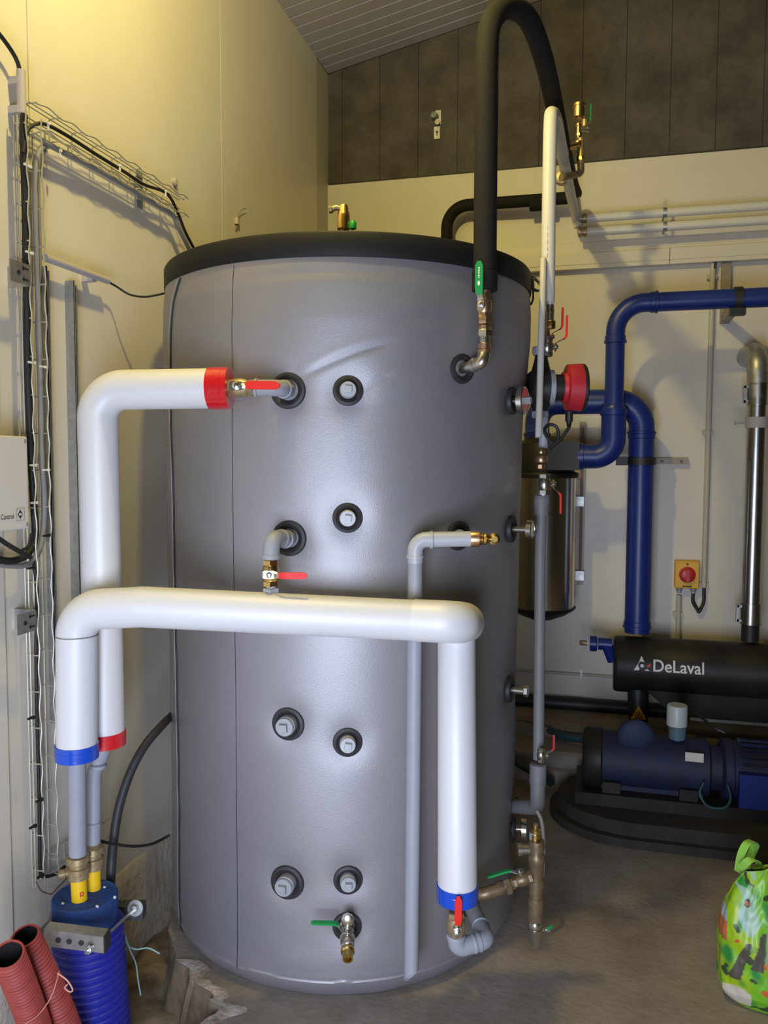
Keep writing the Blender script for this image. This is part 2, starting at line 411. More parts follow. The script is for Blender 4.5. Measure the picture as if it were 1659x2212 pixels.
for i in range(len(ed)-1):
    for r_ in range(rows-1): fs.append((i*rows+r_, i*rows+r_+1, (i+1)*rows+r_+1, (i+1)*rows+r_))
sk.add(vs, fs).build('broken_edge', 'soil', flr)
lp = MB(); vs = []; fs = []; sel = [p_ for p_ in ed if 1.5 < p_[1] < 2.13]
for i, (x, y) in enumerate(sel):
    w = .035+.075*max(0, noise.noise(V((x*13, y*13, 8)))+.25)
    vs += [(x, y, .002), (x+w*.5, y+w*.1, .004), (x+w, y+w*.25, .001)]
for i in range(len(sel)-1): fs += [(i*3+1, i*3, i*3+3, i*3+4), (i*3+2, i*3+1, i*3+4, i*3+5)]
lp.add(vs, fs).build('chipped_lip', 'broken', flr)
# pit: upper dirt shelf at the wall and deeper hole near the ducts
pb = MB(); nx, ny = 30, 60; vs = []; fs = []
for i in range(nx+1):
    for j in range(ny+1):
        x = XW+0.62*i/nx; y = 1.3+1.75*j/ny
        e = 1/(1+exp(-(y-(1.93+0.10*(x+1.3)))*30))
        z = -0.46+e*0.30+0.02*noise.noise(V((x*9, y*9, 0)))+0.008*noise.noise(V((x*30, y*30, 0)))
        vs.append((x, y, z))
for i in range(nx):
    for j in range(ny): fs.append((i*(ny+1)+j, (i+1)*(ny+1)+j, (i+1)*(ny+1)+j+1, i*(ny+1)+j+1))
pb.add(vs, fs).build('pit_bottom', 'soil', flr)

# ================================================================== THE TANK
PORTS = [  # px, py, ring outer radius, plug kind
 (621, 843, .050, 'pipe'), (752, 843, .041, 'plug'), (623, 1163, .049, 'pipe'), (751, 1119, .041, 'plug'),
 (621, 1565, .047, 'bigplug'), (751, 1605, .041, 'plug'), (619, 1908, .049, 'bigplug'), (752, 1903, .041, 'plug'), (750, 2004, .041, 'pipe'),
 (1001, 796, .042, 'pipe'), (993, 1158, .042, 'pipe'), (1017, 1950, .042, 'pipe'),
 (1112, 866, .042, 'gauge'), (1110, 1143, .042, 'gauge'), (1106, 1490, .042, 'tap'), (1113, 1790, .042, 'gauge'), (1120, 1742, .03, 'pipe')]
PD = []
for px, py, r_, kd in PORTS:
    p, n = TK(px, py); PD.append((p, n, r_, kd, math.atan2(n.y, n.x)))
CREASE = []
for (xa, ya, xb, yb, dp, sg) in ((648, 816, 862, 738, .0040, .009), (505, 872, 590, 850, .004, .012), (780, 850, 850, 812, .0025, .008), (840, 690, 1010, 700, .0022, .016), (520, 610, 900, 600, .0015, .010)):
    (p_, n_), (q_, m_) = TK(xa, ya), TK(xb, yb); CREASE.append((math.atan2(n_.y, n_.x), p_.z, math.atan2(m_.y, m_.x), q_.z, dp, sg))
def jr(th, z):
    r_ = R0(z)
    for p, n, rr, kd, a in PD:
        dth = (th-a+pi) % (2*pi)-pi; ds = dth*TR; dz = z-p.z
        edge_ = kd in ('gauge', 'tap')
        A, s_ = (0.018, 0.10) if edge_ else (0.010, 0.055)
        if abs(ds) < 0.35 and abs(dz) < 0.35: r_ -= A*exp(-(ds*ds+dz*dz)/(s_*s_))
    if z < 0.07: r_ -= 0.035*(1-z/0.07)**2
    if z < 0.16: r_ += 0.006*noise.noise(V((th*4, z*12, 3)))*(1-z/0.16)
    r_ += 0.0025*noise.noise(V((th*3, z*2.5, 0)))
    # soft slanting crease by the top ports
    for (h0, z0_, h1, z1_, dp, sg) in CREASE:
        f_ = (th-h0)/(h1-h0)
        if -.3 < f_ < 1.3:
            u_ = z-(z0_+(z1_-z0_)*f_)-.012*sin(f_*3); fade = exp(-((f_-.5)/.42)**4)
            r_ -= dp*fade*exp(-(u_/sg)**2); r_ += dp*.25*fade*exp(-((u_-sg*2.2)/(sg*1.6))**2)
    if z < .058+.010*noise.noise(V((th*5, 1, 0))): r_ += .0032
    return r_
def jp(th, z, off=0):
    r_ = jr(th, z)+off; lx = LX(z)
    return V((TC.x+lx+r_*cos(th), TC.y+r_*sin(th), z))
tank = thing('storage_tank', 'tall cylindrical hot water tank in a soft grey jacket with black rim', 'water tank', (TC.x, TC.y, 0))
NT, NZ = 340, 300; b = MB(); vs = []; fs = []
for j in range(NZ+1):
    z = 0.002+2.05*(j/NZ)**1.25
    for i in range(NT): vs.append(jp(-pi+2*pi*i/NT, z))
for j in range(NZ):
    for i in range(NT):
        k = (i+1) % NT; fs.append((j*NT+i, j*NT+k, (j+1)*NT+k, (j+1)*NT+i))
b.add(vs, fs).build('jacket', 'jacket', tank)
lz = 2.036; b = MB(); R2 = 0.5975
b.lathe([(0, R2-0.03), (0, R2-.003), (0.004, R2), (0.060, R2), (0.066, R2-0.004), (0.067, R2-0.02), (0.055, R2-.03), (0.055, 0.0)], (TC.x+.006, TC.y, lz), Z1, 160)
b.build('lid', 'rim', tank)
# lacing cord and seams
def tank_line(px, z0, z1, n, wob=0.0, off=0.002):
    out = []
    for i in range(n+1):
        z = z0+(z1-z0)*i/n; 
        # find theta from the pixel column at mid height
        p, nn = TK(px, 1200); th = math.atan2(nn.y, nn.x)
        th += wob*(noise.noise(V((z*3.3, 7, 0)))+0.5*noise.noise(V((z*11, 3, 0))))
        if wob and z > 1.86: th += 0.10*((z-1.86)/0.17)**2
        out.append(jp(th, z, off))
    return out
MB().sweep(tank_line(378, 0.03, 2.03, 110, 0.03, 0.001), 0.0032, 8).build('lacing_cord', 'cord', tank)
MB().sweep(tank_line(373, 0.03, 2.03, 110, 0.03, 0.0), 0.0010, 6).build('zip_edge', 'jacket', tank)
MB().sweep(tank_line(505, 0.02, 2.03, 60, 0, -0.0002), 0.0011, 6).build('seam', 'cord', tank)
for p, n, rr, kd, a in PD:
    q = p-n*0.012
    b = MB(); b.lathe([(0.0, rr*1.0), (0.006, rr), (0.012, rr*0.95), (0.014, rr*0.80), (0.009, rr*0.60), (0.004, rr*0.52), (-.004, rr*0.50), (-.004, 0)], q, n, 40)
    col = b.build('port_collar', 'rubber', tank)
    if kd in ('plug', 'bigplug'):
        r_ = 0.0215 if kd == 'plug' else 0.0255; Lp = 0.035 if kd == 'plug' else 0.040
        b = MB(); b.lathe([(-.01, r_*1.04), (Lp-.012, r_*1.04), (Lp-.011, r_*.98), (Lp-.002, r_*.98), (Lp, r_*.94)], q, n, 28); b.build('plug', 'plug', col)
        u = Z1.cross(n).normalized(); w = r_*0.82
        rot = random.uniform(-.2, .2); uu = u*cos(rot)+Z1*sin(rot); zz = -u*sin(rot)+Z1*cos(rot)
        MB().frame_box(q+n*(Lp+.006), uu, zz, n, w, w, .014).build('square_head', 'plug', col, smooth=False)

# brass vent on the lid
def vent():
    c = D(742, 497, 2.42)
    t = thing('air_vent', 'brass air vent with side outlet standing on the tank lid', 'vent', c)
    h = 0.074
    b = MB(); b.lathe([(0, .016), (.003, .0195), (.040, .0195), (.048, .018), (.056, .0145), (h-.004, .013), (h, .010)], c, Z1, 24); b.build('body', 'brass', t)
    b = MB(); b.lathe([(lz+.055-c.z, .012), (.002, .012)], c, Z1, 18); b.build('standpipe', 'brassd', t)
    s = c+Z1*0.060; d = -RT0
    b = MB(); b.sweep(fillet([s, s+d*.022+Z1*.006, s+d*.036+Z1*.0], .01), .0085, 12); hexnut(b, s+d*.038, d+Z1*-.15, .011, .012); b.build('outlet', 'brassd', t)
    g = c+RT0*.028+FW*-.005+Z1*.012
    b = MB(); b.lathe([(-.012, .006), (-.010, .011), (.008, .011), (.014, .006)], g, Z1, 16); b.build('knob', 'green', t, label='green knob')
vent()

# ------------------------------------------------------------------ ball valves
def valve(label, c, axis, stem, lev, s=1.0, grip='red', body='brassd', L=0.075, W=0.018, drop=0.0, end=None, group=None, up=0.014):
    c = V(c); a = V(axis).normalized(); n = V(stem); n = (n-a*n.dot(a)).normalized(); l = V(lev); l = (l-n*l.dot(n)).normalized()
    t = thing('ball_valve', label, 'valve', c, group)
    b = MB(); r_ = .020*s
    b.lathe([(-.020*s, r_*.9), (-.015*s, r_*1.02), (-.004*s, r_*1.12), (.004*s, r_*1.12), (.015*s, r_*1.02), (.020*s, r_*.9)], c, a, 28)
    b.build('body', body, t)
    b = MB(); hexnut(b, c-a*.027*s, a, r_*1.02, .016*s); b.build('end_nut', end or body, t)
    b = MB(); hexnut(b, c+a*.027*s, a, r_*1.02, .016*s); b.build('end_nut', end or body, t)
    q = c+n*.030*s
    b = MB(); b.lathe([(-.013*s, .010*s), (-.003*s, .010*s), (-.003*s, .006*s), (.006*s, .006*s)], q, n, 16); hexnut(b, q+n*.006*s, n, .0085*s, .006*s); b.build('stem', 'chrome', t)
    cr = n.cross(l)
    b = MB(); b.bar([q-l*.016*s, q-l*.013*s, q+l*.012*s, q+l*.020*s+n*up*s*.4, q+l*.030*s+n*up*s], cr, [.014*s, .020*s, .020*s, .016*s, .014*s], .003*s); b.build('lever_arm', 'chrome', t, smooth=False)
    p0 = q+l*.026*s+n*up*s*.8; pts = [p0, p0+l*.01*s+n*up*.3*s]; ws = [W*.8, W*.95]
    for k in range(1, 8):
        f_ = k/7; pts.append(p0+l*(.01*s+(L-.01)*f_)+n*(up*.35*s+drop*f_)); ws.append(W*(1.0 if f_ < .8 else sqrt(max(0.12, 1-((f_-.8)/.2)**2*.8))))
    b = MB(); b.bar(pts, cr, ws, .006); b.build('grip', grip, t, label=grip+' grip')
    return t
def fitting(name, label, cat, parts, group=None):
    # parts: (partname, material, mb)
    c = parts[0][2].v[0].copy(); t = thing(name, label, cat, c, group)
    for nm, m_, b in parts: b.build(nm, m_, t)
    return t

# ================================================================== WHITE INSULATED PIPES
RI = 0.052
# upper pipe (red bands)
A = D(465, 839, 2.11); B = D(210, 843, 2.13); Cc = D(227, 1590, 2.20)
pA, nA = TK(621, 843)
def band(mb, p, d, r_, L): return mb.lathe([(-L/2, r_*.2), (-L/2, r_+.0005), (-L/2+.001, r_+.0028), (-L*.17, r_+.0024), (-L*.16, r_+.0031), (L*.2, r_+.0028), (L*.21, r_+.0022), (L/2-.001, r_+.0022), (L/2, r_*.97), (L/2, r_*.2)], p, d, 40)
t = thing('insulated_pipe', 'upper white insulated pipe with red bands running from the tank down the wall', 'pipe', Cc)
path = fillet([A, B, Cc], 0.075, 14)
MB().sweep(path, RI, 40).build('insulation', 'whitepvc', t)
d1 = (A-B).normalized(); b = MB(); band(b, A+d1*.012, d1, RI, .056); b.build('tape_band', 'redtape', t, label='shiny red tape band')
d2 = (Cc-B).normalized(); b = MB(); band(b, Cc+d2*.004, d2, RI, .040); b.build('tape_band', 'redtape', t, label='shiny red tape band')
# grey pipe below the upper one
G1 = D(222, 1625, 2.20); G2 = D(203, 1668, 2.205); G3 = D(201, 1838, 2.21)
MB().sweep(fillet([Cc, G1, G2, G3], .03, 6), .0195, 20).build('grey_pipe', 'greypipe', t)
b = MB()
for q in (D(213, 1655, 2.195), D(201, 1780, 2.205)): b.lathe([(-.006, .019), (-.004, .0215), (.004, .0215), (.006, .019)], q, Z1, 20)
build_each(b, 'weld_ring', 'greypipe', t)
# lower pipe (blue bands)
E0 = D(988, 1925, 2.13); E1 = D(985, 1341, 2.09); E2 = D(309, 1311, 2.045); E3 = D(166, 1318, 2.055); E4 = D(166, 1625, 2.095)
E1f = D(975, 1341, 2.04)
t2 = thing('insulated_pipe', 'lower white insulated pipe with blue bands crossing in front of the tank', 'pipe', E4)
J = D(895, 1340, 2.06)
left = [E4]+fillet([E4, E3, E2], .07, 14)[1:]
MB().sweep(left, RI*.985, 40).build('insulation', 'whitepvc', t2)
MB().sweep([E2-(J-E2).normalized()*.012, E2+(J-E2)*.02, J], [RI*.985, RI*.995, RI], 40).build('insulation', 'whitepvc', t2)
MB().sweep(fillet([J, D(985, 1344, 2.035), D(1003, 1345, 2.15)], .045, 12), RI*1.03, 40).build('insulation', 'whitepvc', t2)
rt = fillet([D(985, 1330, 2.19)+Z1*.0, D(985, 1331, 2.13), E0], .002, 4)
MB().sweep([D(986, 1312, 2.13)]+[D(986, 1322, 2.13)]+[E0], [RI*.80, RI*.95, RI], 40).build('insulation', 'whitepvc', t2)
b = MB(); b.sweep(resample([V((0, 0, 0)), V((0, 0, .1))], .1), .01, 3) if 0 else None
dd = (E0-E1).normalized(); b = MB(); band(b, E0+Z1*-.002, -Z1, RI, .044); b.build('tape_band', 'bluetape', t2, label='shiny blue tape band')
b = MB(); band(b, E4+Z1*.004, -Z1, RI, .040); b.build('tape_band', 'bluetape', t2, label='shiny blue tape band')
G4 = D(168, 1845, 2.135)
MB().sweep([E4, G4], .0225, 22).build('grey_pipe', 'greypipe', t2)
b = MB(); jn = E2-(J-E2).normalized()*.011
for q, dq in ((D(166, 1372, 2.058), Z1),): b.lathe([(-.0008, RI*.9), (-.0008, RI+.0004), (.0008, RI+.0004), (.0008, RI*.9)], q, dq, 40)
b.build('joint_line', 'cablegrey', t2)

# --- valve group at the top left port
P1 = pA+nA*.075; dirL = (A-P1).normalized()
vv = D(517, 838, 2.095); axv = (D(600, 840, 2.09)-D(480, 838, 2.10)).normalized()
valve('red lever ball valve between the red band and the top port of the tank', vv, axv, -FW, axv, 1.12, 'red', 'brassd', .086, .021, end='brassd')
el = D(603, 838, 2.09); pi_ = pA-nA*.01
b1 = MB(); b1.sweep(fillet([D(548, 838, 2.095), el, el+(pi_-el)*.55], .035, 10), .0215, 24)
b1.lathe([(-.004, .022), (-.002, .0245), (.008, .0245), (.010, .022)], el+(pi_-el)*.50, nA, 24); b1.lathe([(-.002, .022), (0, .0245), (.006, .0245), (.008, .022)], D(556, 838, 2.095), -axv, 24)
b2 = MB(); hexnut(b2, el+(pi_-el)*.62, nA, .0255, .024); b2.lathe([(0, .019), (.06, .019)], pi_, nA, 20)
b3 = MB(); b3.sweep([D(488, 838, 2.10), D(480, 838, 2.10)+dirL*0], .017, 16)
fitting('pipe_elbow', 'grey elbow joining the upper red lever valve to the tank', 'pipe fitting', [('elbow', 'greypipe', b1), ('nipple', 'greypipe', b2)])
# --- second port: elbow down through a valve into the lower pipe
pB, nB = TK(623, 1163); eb = D(588, 1163, 2.07)
b1 = MB(); b1.sweep(fillet([pB-nB*.0+V((0,0,0)), eb, D(585, 1206, 2.065)], .036, 10), .0215, 24)
b1.lathe([(-.006, .022), (-.003, .0245), (.006, .0245), (.009, .022)], pB+(eb-pB)*.45, eb-pB, 24); b1.lathe([(-.006, .022), (-.004, .024), (.003, .024), (.006, .022)], D(585, 1203, 2.065), Z1, 24)
b2 = MB(); b2.lathe([(-.03, .019), (.012, .020), (.014, .0245), (.03, .0245)], pB, nB, 20)
fitting('pipe_elbow', 'grey elbow bending down from the second port to the lower pipe', 'pipe fitting', [('elbow', 'greypipe', b1), ('nipple', 'greypipe', b2)])
vb = D(585, 1238, 2.065)
valve('red lever ball valve standing on top of the lower white pipe', vb, Z1, -FW, RT0, 1.0, 'red', 'brass', .072, .017)
b1 = MB(); hexnut(b1, D(586, 1278, 2.065), Z1, .023, .02); b1.lathe([(-.02, .015), (.02, .015)], D(586, 1282, 2.065), Z1, 16)
tag(b1.build('hex_nut', 'plug'), 'grey hexagonal nut where the valve enters the lower white pipe', 'nut')
# --- bottom right: valve below blue band, elbows back to the tank
vc = D(985, 1999, 2.13)
valve('red lever ball valve with lever up, below the right blue band', vc, Z1, -FW, Z1, 1.12, 'red', 'brassd', .082, .018, drop=.012)
pC, nC = TK(1017, 1950); pC2 = D(1022, 1972, 2.27)
q1 = D(988, 2048, 2.13); q2 = D(1052, 2030, 2.15); q3 = D(1020, 1962, 2.30)
b1 = MB(); b1.sweep(fillet([D(985, 2020, 2.13), q1, q1+(q2-q1)*.55], .028, 10), .0235, 24); b1.lathe([(-.006, .023), (-.004, .0255), (.003, .0255), (.006, .023)], D(985, 2022, 2.13), Z1, 24)
b1.lathe([(-.005, .024), (-.003, .0255), (.003, .0255), (.005, .024)], q1+(q2-q1)*.55, q2-q1, 24)
b2 = MB(); b2.sweep(fillet([q1+(q2-q1)*.6, q2, q3], .028, 10), .0225, 24); b2.lathe([(-.005, .0225), (-.003, .025), (.003, .025), (.005, .0225)], q1+(q2-q1)*.72, q2-q1, 24)
b2.lathe([(-.005, .0225), (-.003, .025), (.003, .025), (.005, .0225)], q2+(q3-q2)*.42, q3-q2, 24)
fitting('pipe_elbow', 'pair of grey elbows turning from the right blue band into the tank bottom', 'pipe fitting', [('elbow', 'greypipe', b1), ('elbow', 'greypipe', b2)])
# --- drain cock on the lowest port, green lever to the left
pD, nD = TK(750, 2004); dn = (nD-Z1*.18).normalized()
cD = pD+nD*.055
valve('green lever drain cock on the lowest port of the tank', cD, dn, Z1+nD*.1, -RT0+Z1*.04, .92, 'green', 'nickel', .075, .013, end='nickel', up=.022)
b1 = MB(); b1.lathe([(0, .016), (.034, .016)], pD-nD*.01, nD, 18); 
b2 = MB(); o_ = cD+dn*.033; b2.lathe([(0, .015), (.004, .0185), (.012, .0185), (.016, .0145), (.036, .0140), (.036, .0095), (.010, .0095)], o_, dn, 24)
b3 = MB(); b3.lathe([(-.009, .010), (-.006, .0175), (.006, .0175), (.009, .012)], cD+Z1*.052+FW*.005, -FW+Z1*.1, 8)
fitting('hose_outlet', 'brass hose outlet at the mouth of the green lever drain cock', 'pipe fitting', [('outlet', 'brass', b2), ('nipple', 'nickel', b1), ('cap', 'nickel', b3)])

# --- grey drain pipe hanging in front of the tank
q0 = D(1016, 1164, 2.13); qe = D(897, 1166, 2.13); qb = D(888, 2108, 2.15)
t = thing('drain_pipe', 'slim grey overflow pipe hanging down in front of the tank, cut at a slant', 'pipe', qb)
b = MB(); pts = [D(897, 1212, 2.135), qb]; b.sweep(pts, .0195, 26, caps=False); b.sweep(pts[::-1], .0170, 26, caps=False)
n_ = 26
for k in range(n_):     # slanted open end: lower the left side
    for base_ in (n_, 2*n_):
        v = b.v[base_+k]; v.z += (v-qb).dot(RT0*0.8-V((FW.x, FW.y, 0))*0.9)
b.f += [(n_+k, n_+(k+1) % n_, 2*n_+(n_-(k+1)) % n_, 2*n_+(n_-k) % n_) for k in range(0)]
b.build('down_pipe', 'greypipe', t)
MB().sweep(fillet([q0, qe, D(897, 1216, 2.135)], .030, 10), .0205, 24).build('elbow', 'palepipe', t)
b = MB(); b.lathe([(-.004, .0205), (-.003, .0235), (.004, .0235), (.006, .0205)], D(931, 1166, 2.13), RT0, 24); b.lathe([(-.004, .0205), (-.003, .023), (.004, .023), (.006, .0205)], D(897, 1203, 2.135), Z1, 24); build_each(b, 'collar_ring', 'palepipe', t)
MB().sweep([D(934, 1166, 2.13), q0], .0195, 24).build('cross_pipe', 'greypipe', t)
pE, nE = TK(993, 1158)
b = MB(); b.lathe([(-.02, .019), (.06, .019)], pE, (D(993, 1160, 2.13)-pE), 18); b.build('stub', 'plug', t)
s = q0
b1 = MB(); b1.lathe([(0, .0205), (.004, .0215), (.022, .0215), (.026, .017)], s, RT0, 24)
b2 = MB(); b2.lathe([(.024, .0125), (.030, .017), (.034, .014), (.040, .017), (.045, .012), (.056, .011)], s, RT0, 24)
b3 = MB(); b3.lathe([(-.012, .012), (-.009, .0155), (.006, .0155), (.010, .009), (.018, .008), (.018, .004)], s+RT0*.062, -FW, 24)
fitting('drain_tap', 'small bright brass cock at the right end of the grey overflow pipe', 'valve', [('socket', 'copper', b1), ('body', 'brass', b2), ('nozzle', 'brass', b3)])

# ================================================================== BLACK PIPE LOOP + FITTINGS
a0 = D(1047, 628, 2.20); a1 = D(1051, 30, 2.20)
t = thing('foam_covered_pipe', 'thick black foam covered pipe rising from the tank front and looping to the back wall', 'pipe', a0)
a1t = V((a0.x, a0.y, 2.90)); a1t = a1t+(D(1051, 60, 2.22)-D(1051, 60, 2.20))*0
top = D(1047, -40, 2.2)
pp = [a0, D(1050, 300, 2.21), D(1052, 110, 2.23), D(1064, 42, 2.27), D(1098, 16, 2.36), D(1140, 40, 2.48), D(1172, 120, 2.62), D(1197, 225, 2.9), D(1216, 320, 3.25), D(1234, 395, 3.75), D(1243, 418, 4.0)]
MB().sweep(spline(pp, 8), .0315, 30).build('foam_cover', 'foam', t)
b = MB(); b.lathe([(0, .020), (0, .0345), (.05, .0345), (.05, .030)], a0, Z1, 30); b.build('end_sleeve', 'foam', t)
# vertical fittings
def VP(y, x=None): 
    return D(1047 if x is None else x, y, 2.20)
pF, nF = TK(1001, 796)
fe = D(1043, 783, 2.19)
valve('green lever ball valve directly below the black foam covered pipe', VP(662, 1046), Z1, -FW-RT0*.5, Z1, .95, 'green', 'copper', .088, .022, up=.012)
gv = bpy.data.objects[[o_.name for o_ in bpy.data.objects if o_.name.startswith('ball_valve')][-1]]
gp = [c_ for c_ in gv.children if c_.name.startswith('grip')][0]; gn = (-FW-RT*.5); gn = V((gn.x, gn.y, 0)).normalized()
gc = sum((V(v_.co) for v_ in gp.data.vertices), V())/len(gp.data.vertices)+ORG[gv.name]+gn*.0036; gs = Z1.cross(gn)
b = MB(); b.prism([(.0035*cos(k*pi/8), -.014+.0065*sin(k*pi/8)) for k in range(16)], gc, gs, Z1, .0004)
for k, w_ in enumerate((.0035, .005, .003, .0045, .005, .003, .0045)): b.prism([(-.0012-w_*.2, .0+k*.0042), (.0018+w_*.15, .0+k*.0042), (.0018+w_*.15, .0026+k*.0042), (-.0012-w_*.2, .0026+k*.0042)], gc, gs, Z1, .0004)
o_ = b.build('grip_mark', 'white', gv, smooth=False, kind='stuff', label='worn white print on the green grip')
b0 = MB(); b0.lathe([(-.03, .016), (.02, .016), (.03, .0165)], VP(636), Z1, 20)
b1 = MB(); hexnut(b1, VP(692), Z1, .0195, .022); hexnut(b1, VP(708), Z1, .018, .014, 8)
b2 = MB(); hexnut(b2, VP(720), Z1, .0215, .019)
b3 = MB(); b3.lathe([(-.006, .0145), (.02, .0145)], VP(740), Z1, 20)
b4 = MB(); hexnut(b4, VP(748), Z1, .0175, .017, 8); b4.lathe([(-.005, .018), (-.004, .0195), (.005, .0195), (.006, .018)], VP(760, 1046), Z1, 20)
b5 = MB(); b5.sweep(fillet([VP(762, 1046), fe, fe+(pF-fe)*.55], .026, 10), .018, 22); b5.lathe([(-.006, .018), (-.004, .020), (.004, .020), (.006, .018)], fe+(pF-fe)*.42, pF-fe, 22)
b6 = MB(); b6.sweep([fe+(pF-fe)*.5, pF-nF*.01], .0145, 20)
fitting('pipe_union', 'upright column of copper and steel unions with elbow into the upper right port', 'pipe fitting',
        [('union', 'copper', b0), ('hex_nut', 'copper', b1), ('hex_nut', 'chrome', b2), ('nipple', 'nickel', b3), ('adapter', 'copper', b4), ('elbow', 'nickel', b5), ('nipple', 'nickel', b6)])
# white marks on the green grip (small oval emblem and worn print)
# black pipe behind the tank along the wall
g = [OY(963, 640, 4.30), OY(966, 446, 4.30), OY(1236, 427, 4.28)]
t = thing('foam_covered_pipe', 'black foam covered pipe bending out from behind the tank along the back wall', 'pipe', g[0])
MB().sweep(fillet([g[0], g[1], g[2]], .11, 12), .0305, 26).build('foam_cover', 'foam', t)
MB().lathe([(-.06, .030), (-.058, .0345), (.058, .0345), (.06, .030)], OY(1170, 440, 4.285), g[2]-g[1], 26).build('joint_sleeve', 'foam', t)

# ================================================================== WHITE RISER + WALL PIPES
r0 = D(1183, 655, 2.62); r1 = D(1190, 262, 2.66)
yw = 4.28
wpath = spline([r0, D(1186, 420, 2.64), D(1189, 268, 2.66), D(1193, 246, 2.72), D(1203, 268, 2.86), D(1222, 370, 3.35), D(1243, 465, 4.05), OY(1250, 490, yw)], 8)
t = thing('white_riser_pipe', 'white plastic pipe rising right of the tank and running back to the wall', 'pipe', r0)
MB().sweep(wpath, .0225, 26).build('pipe', 'pex', t)
for k in range(16):
    q = D(1180-(k*.35), 300+k*20, 2.64)-FW*.0225
b = MB()
for k in range(22):
    f_ = k/22; q = D(1183-5*f_, 290+320*f_, 2.66-.04*f_); q2 = D(1183-5*f_, 299+320*f_, 2.66-.04*f_)
    b.bar([q-FW*.0228, q2-FW*.0228], RT0, .0012, .0006)
b.build('printed_line', 'cablegrey', t, kind='stuff')
def wallpipe(yl, yr, lab, cyl=0):
    p0 = OY(1262, yl, yw); p1 = OY(1659, yr, yw); p1 = p0+(p1-p0)*1.0; p1.z = (p0.z+p1.z)/2; p0.z = p1.z; e = p1+X1*3.0
    t = thing('wall_pipe', lab, 'pipe', p0, 'white water pipes clipped along the back wall')
    MB().sweep([p0, e], .022, 22).build('pipe', 'pex', t)
    b = MB(); q = p0+X1*.0
    b.lathe([(-.03, .019), (-.028, .0245), (-.014, .0245), (-.012, .022), (-.006, .022), (-.004, .0245), (.012, .0245), (.014, .0225)], q, X1, 24); b.build('coupling', 'brassd', t)
    # pipe clip
    c = OY(1436, (yl+yr)/2, yw); c.z = p0.z
    b = MB(); b.lathe([(-.009, .0225), (-.009, .0250), (.009, .0250), (.009, .0225)], c, X1, 24); b.frame_box(c+Z1*.035, X1, Y1, Z1, .012, .008, .026); b.frame_box(c+Y1*.06, X1, Y1, Z1, .010, .12, .010)
    b.build('pipe_clip', 'galv', t, smooth=True)
    return p0
w1 = wallpipe(467, 449, 'upper of the two white pipes clipped along the back wall')
w2 = wallpipe(498, 478, 'lower of the two white pipes clipped along the back wall')
# short white piece between the black foam end and the upper wall pipe
tag(MB().sweep([D(1241, 412, 3.95), w1-X1*.03], .0225, 20).build('pipe_stub', 'pex'), 'short white pipe piece between black foam and the upper wall pipe', 'pipe')

# brass vent manifold hanging on both wall-bound pipes
base_ = D(1253, 380, 3.30)
t = thing('vent_manifold', 'brass manifold with automatic air vent linking the two pipes high up', 'vent', base_)
def DM(x, y, tt=3.30): return D(x, y, tt)
b = MB(); b.sweep(fillet([DM(1212, 384, 3.25), DM(1240, 378, 3.28), DM(1255, 374), DM(1254, 300)], .02, 6), .014, 16); b.build('manifold_pipe', 'brassd', t)
b = MB(); b.sweep(fillet([DM(1212, 322, 3.2), DM(1235, 316, 3.25), DM(1251, 312)], .01, 5), .0125, 16); b.lathe([(-.012, .017), (.012, .017)], DM(1249, 313), Z1, 16); b.build('tee', 'brass', t)
b = MB(); hexnut(b, DM(1254, 345), Z1, .015, .03, 8); hexnut(b, DM(1250, 292), Z1, .014, .014, 8); hexnut(b, DM(1250, 270), Z1, .014, .016, 8); b.lathe([(-.03, .0105), (.03, .0105)], DM(1250, 282), Z1, 16); build_each(b, 'hex_nut', 'brass', t)
b = MB(); b.lathe([(0, .018), (.006, .024), (.046, .024), (.048, .026), (.058, .026), (.062, .022)], DM(1250, 257), Z1, 24); b.build('vent_head', 'brass', t)
b = MB(); b.lathe([(-.014, .013), (.012, .013)], DM(1263, 266), Z1, 14); b.build('side_vent', 'brassd', t)
b = MB(); b.lathe([(0, .008), (.025, .008), (.025, .011), (.032, .011)], DM(1255, 280), RT0, 12); b.bar([DM(1266, 282), DM(1269, 270), DM(1275, 262)], FW, .008, .003); b.build('lever_arm', 'chrome', t, smooth=False)
b = MB(); b.bar([DM(1275, 262), DM(1276, 226)], FW, .010, .004); b.build('grip', 'green', t, smooth=False, label='green grip')
for y_, x_ in ((330, 1213), (384, 1213)):
    b = MB(); c_ = DM(x_, y_, 3.2 if y_ == 330 else 3.42); b.lathe([(-.02, .026), (-.018, .029), (.018, .029), (.02, .026)], c_, (D(1222, 370, 3.35)-D(1203, 268, 2.86)), 24); build_each(b, 'saddle', 'brassd', t)

# ================================================================== RIGHT HAND RISER, PUMP
TRS = 2.64
def R(x, y, tt=TRS): return D(x, y, tt)
# black cable bundle
b = MB()
b.sweep(spline([R(1118, 585, 2.6), R(1145, 592, 2.6), R(1166, 612, 2.58), R(1173, 624, 2.58), R(1166, 628, 2.58), R(1152, 622, 2.59), R(1148, 596, 2.6)], 8), .0038, 8)
b.sweep(spline([R(1145, 600, 2.6), R(1158, 606, 2.59), R(1170, 622, 2.57), R(1158, 629, 2.58), R(1148, 618, 2.6)], 8), .003, 8)
b.sweep(spline([R(1144, 592, 2.6), R(1152, 610, 2.6), R(1151, 645, 2.6), R(1146, 658, 2.6), R(1143, 640, 2.6), R(1146, 605, 2.6), R(1152, 640, 2.6), R(1148, 656, 2.6)], 8), .003, 8)
tag(b.build('cable_bundle', 'black'), 'small coil of black cable tied at the right end of the tank rim', 'cable')
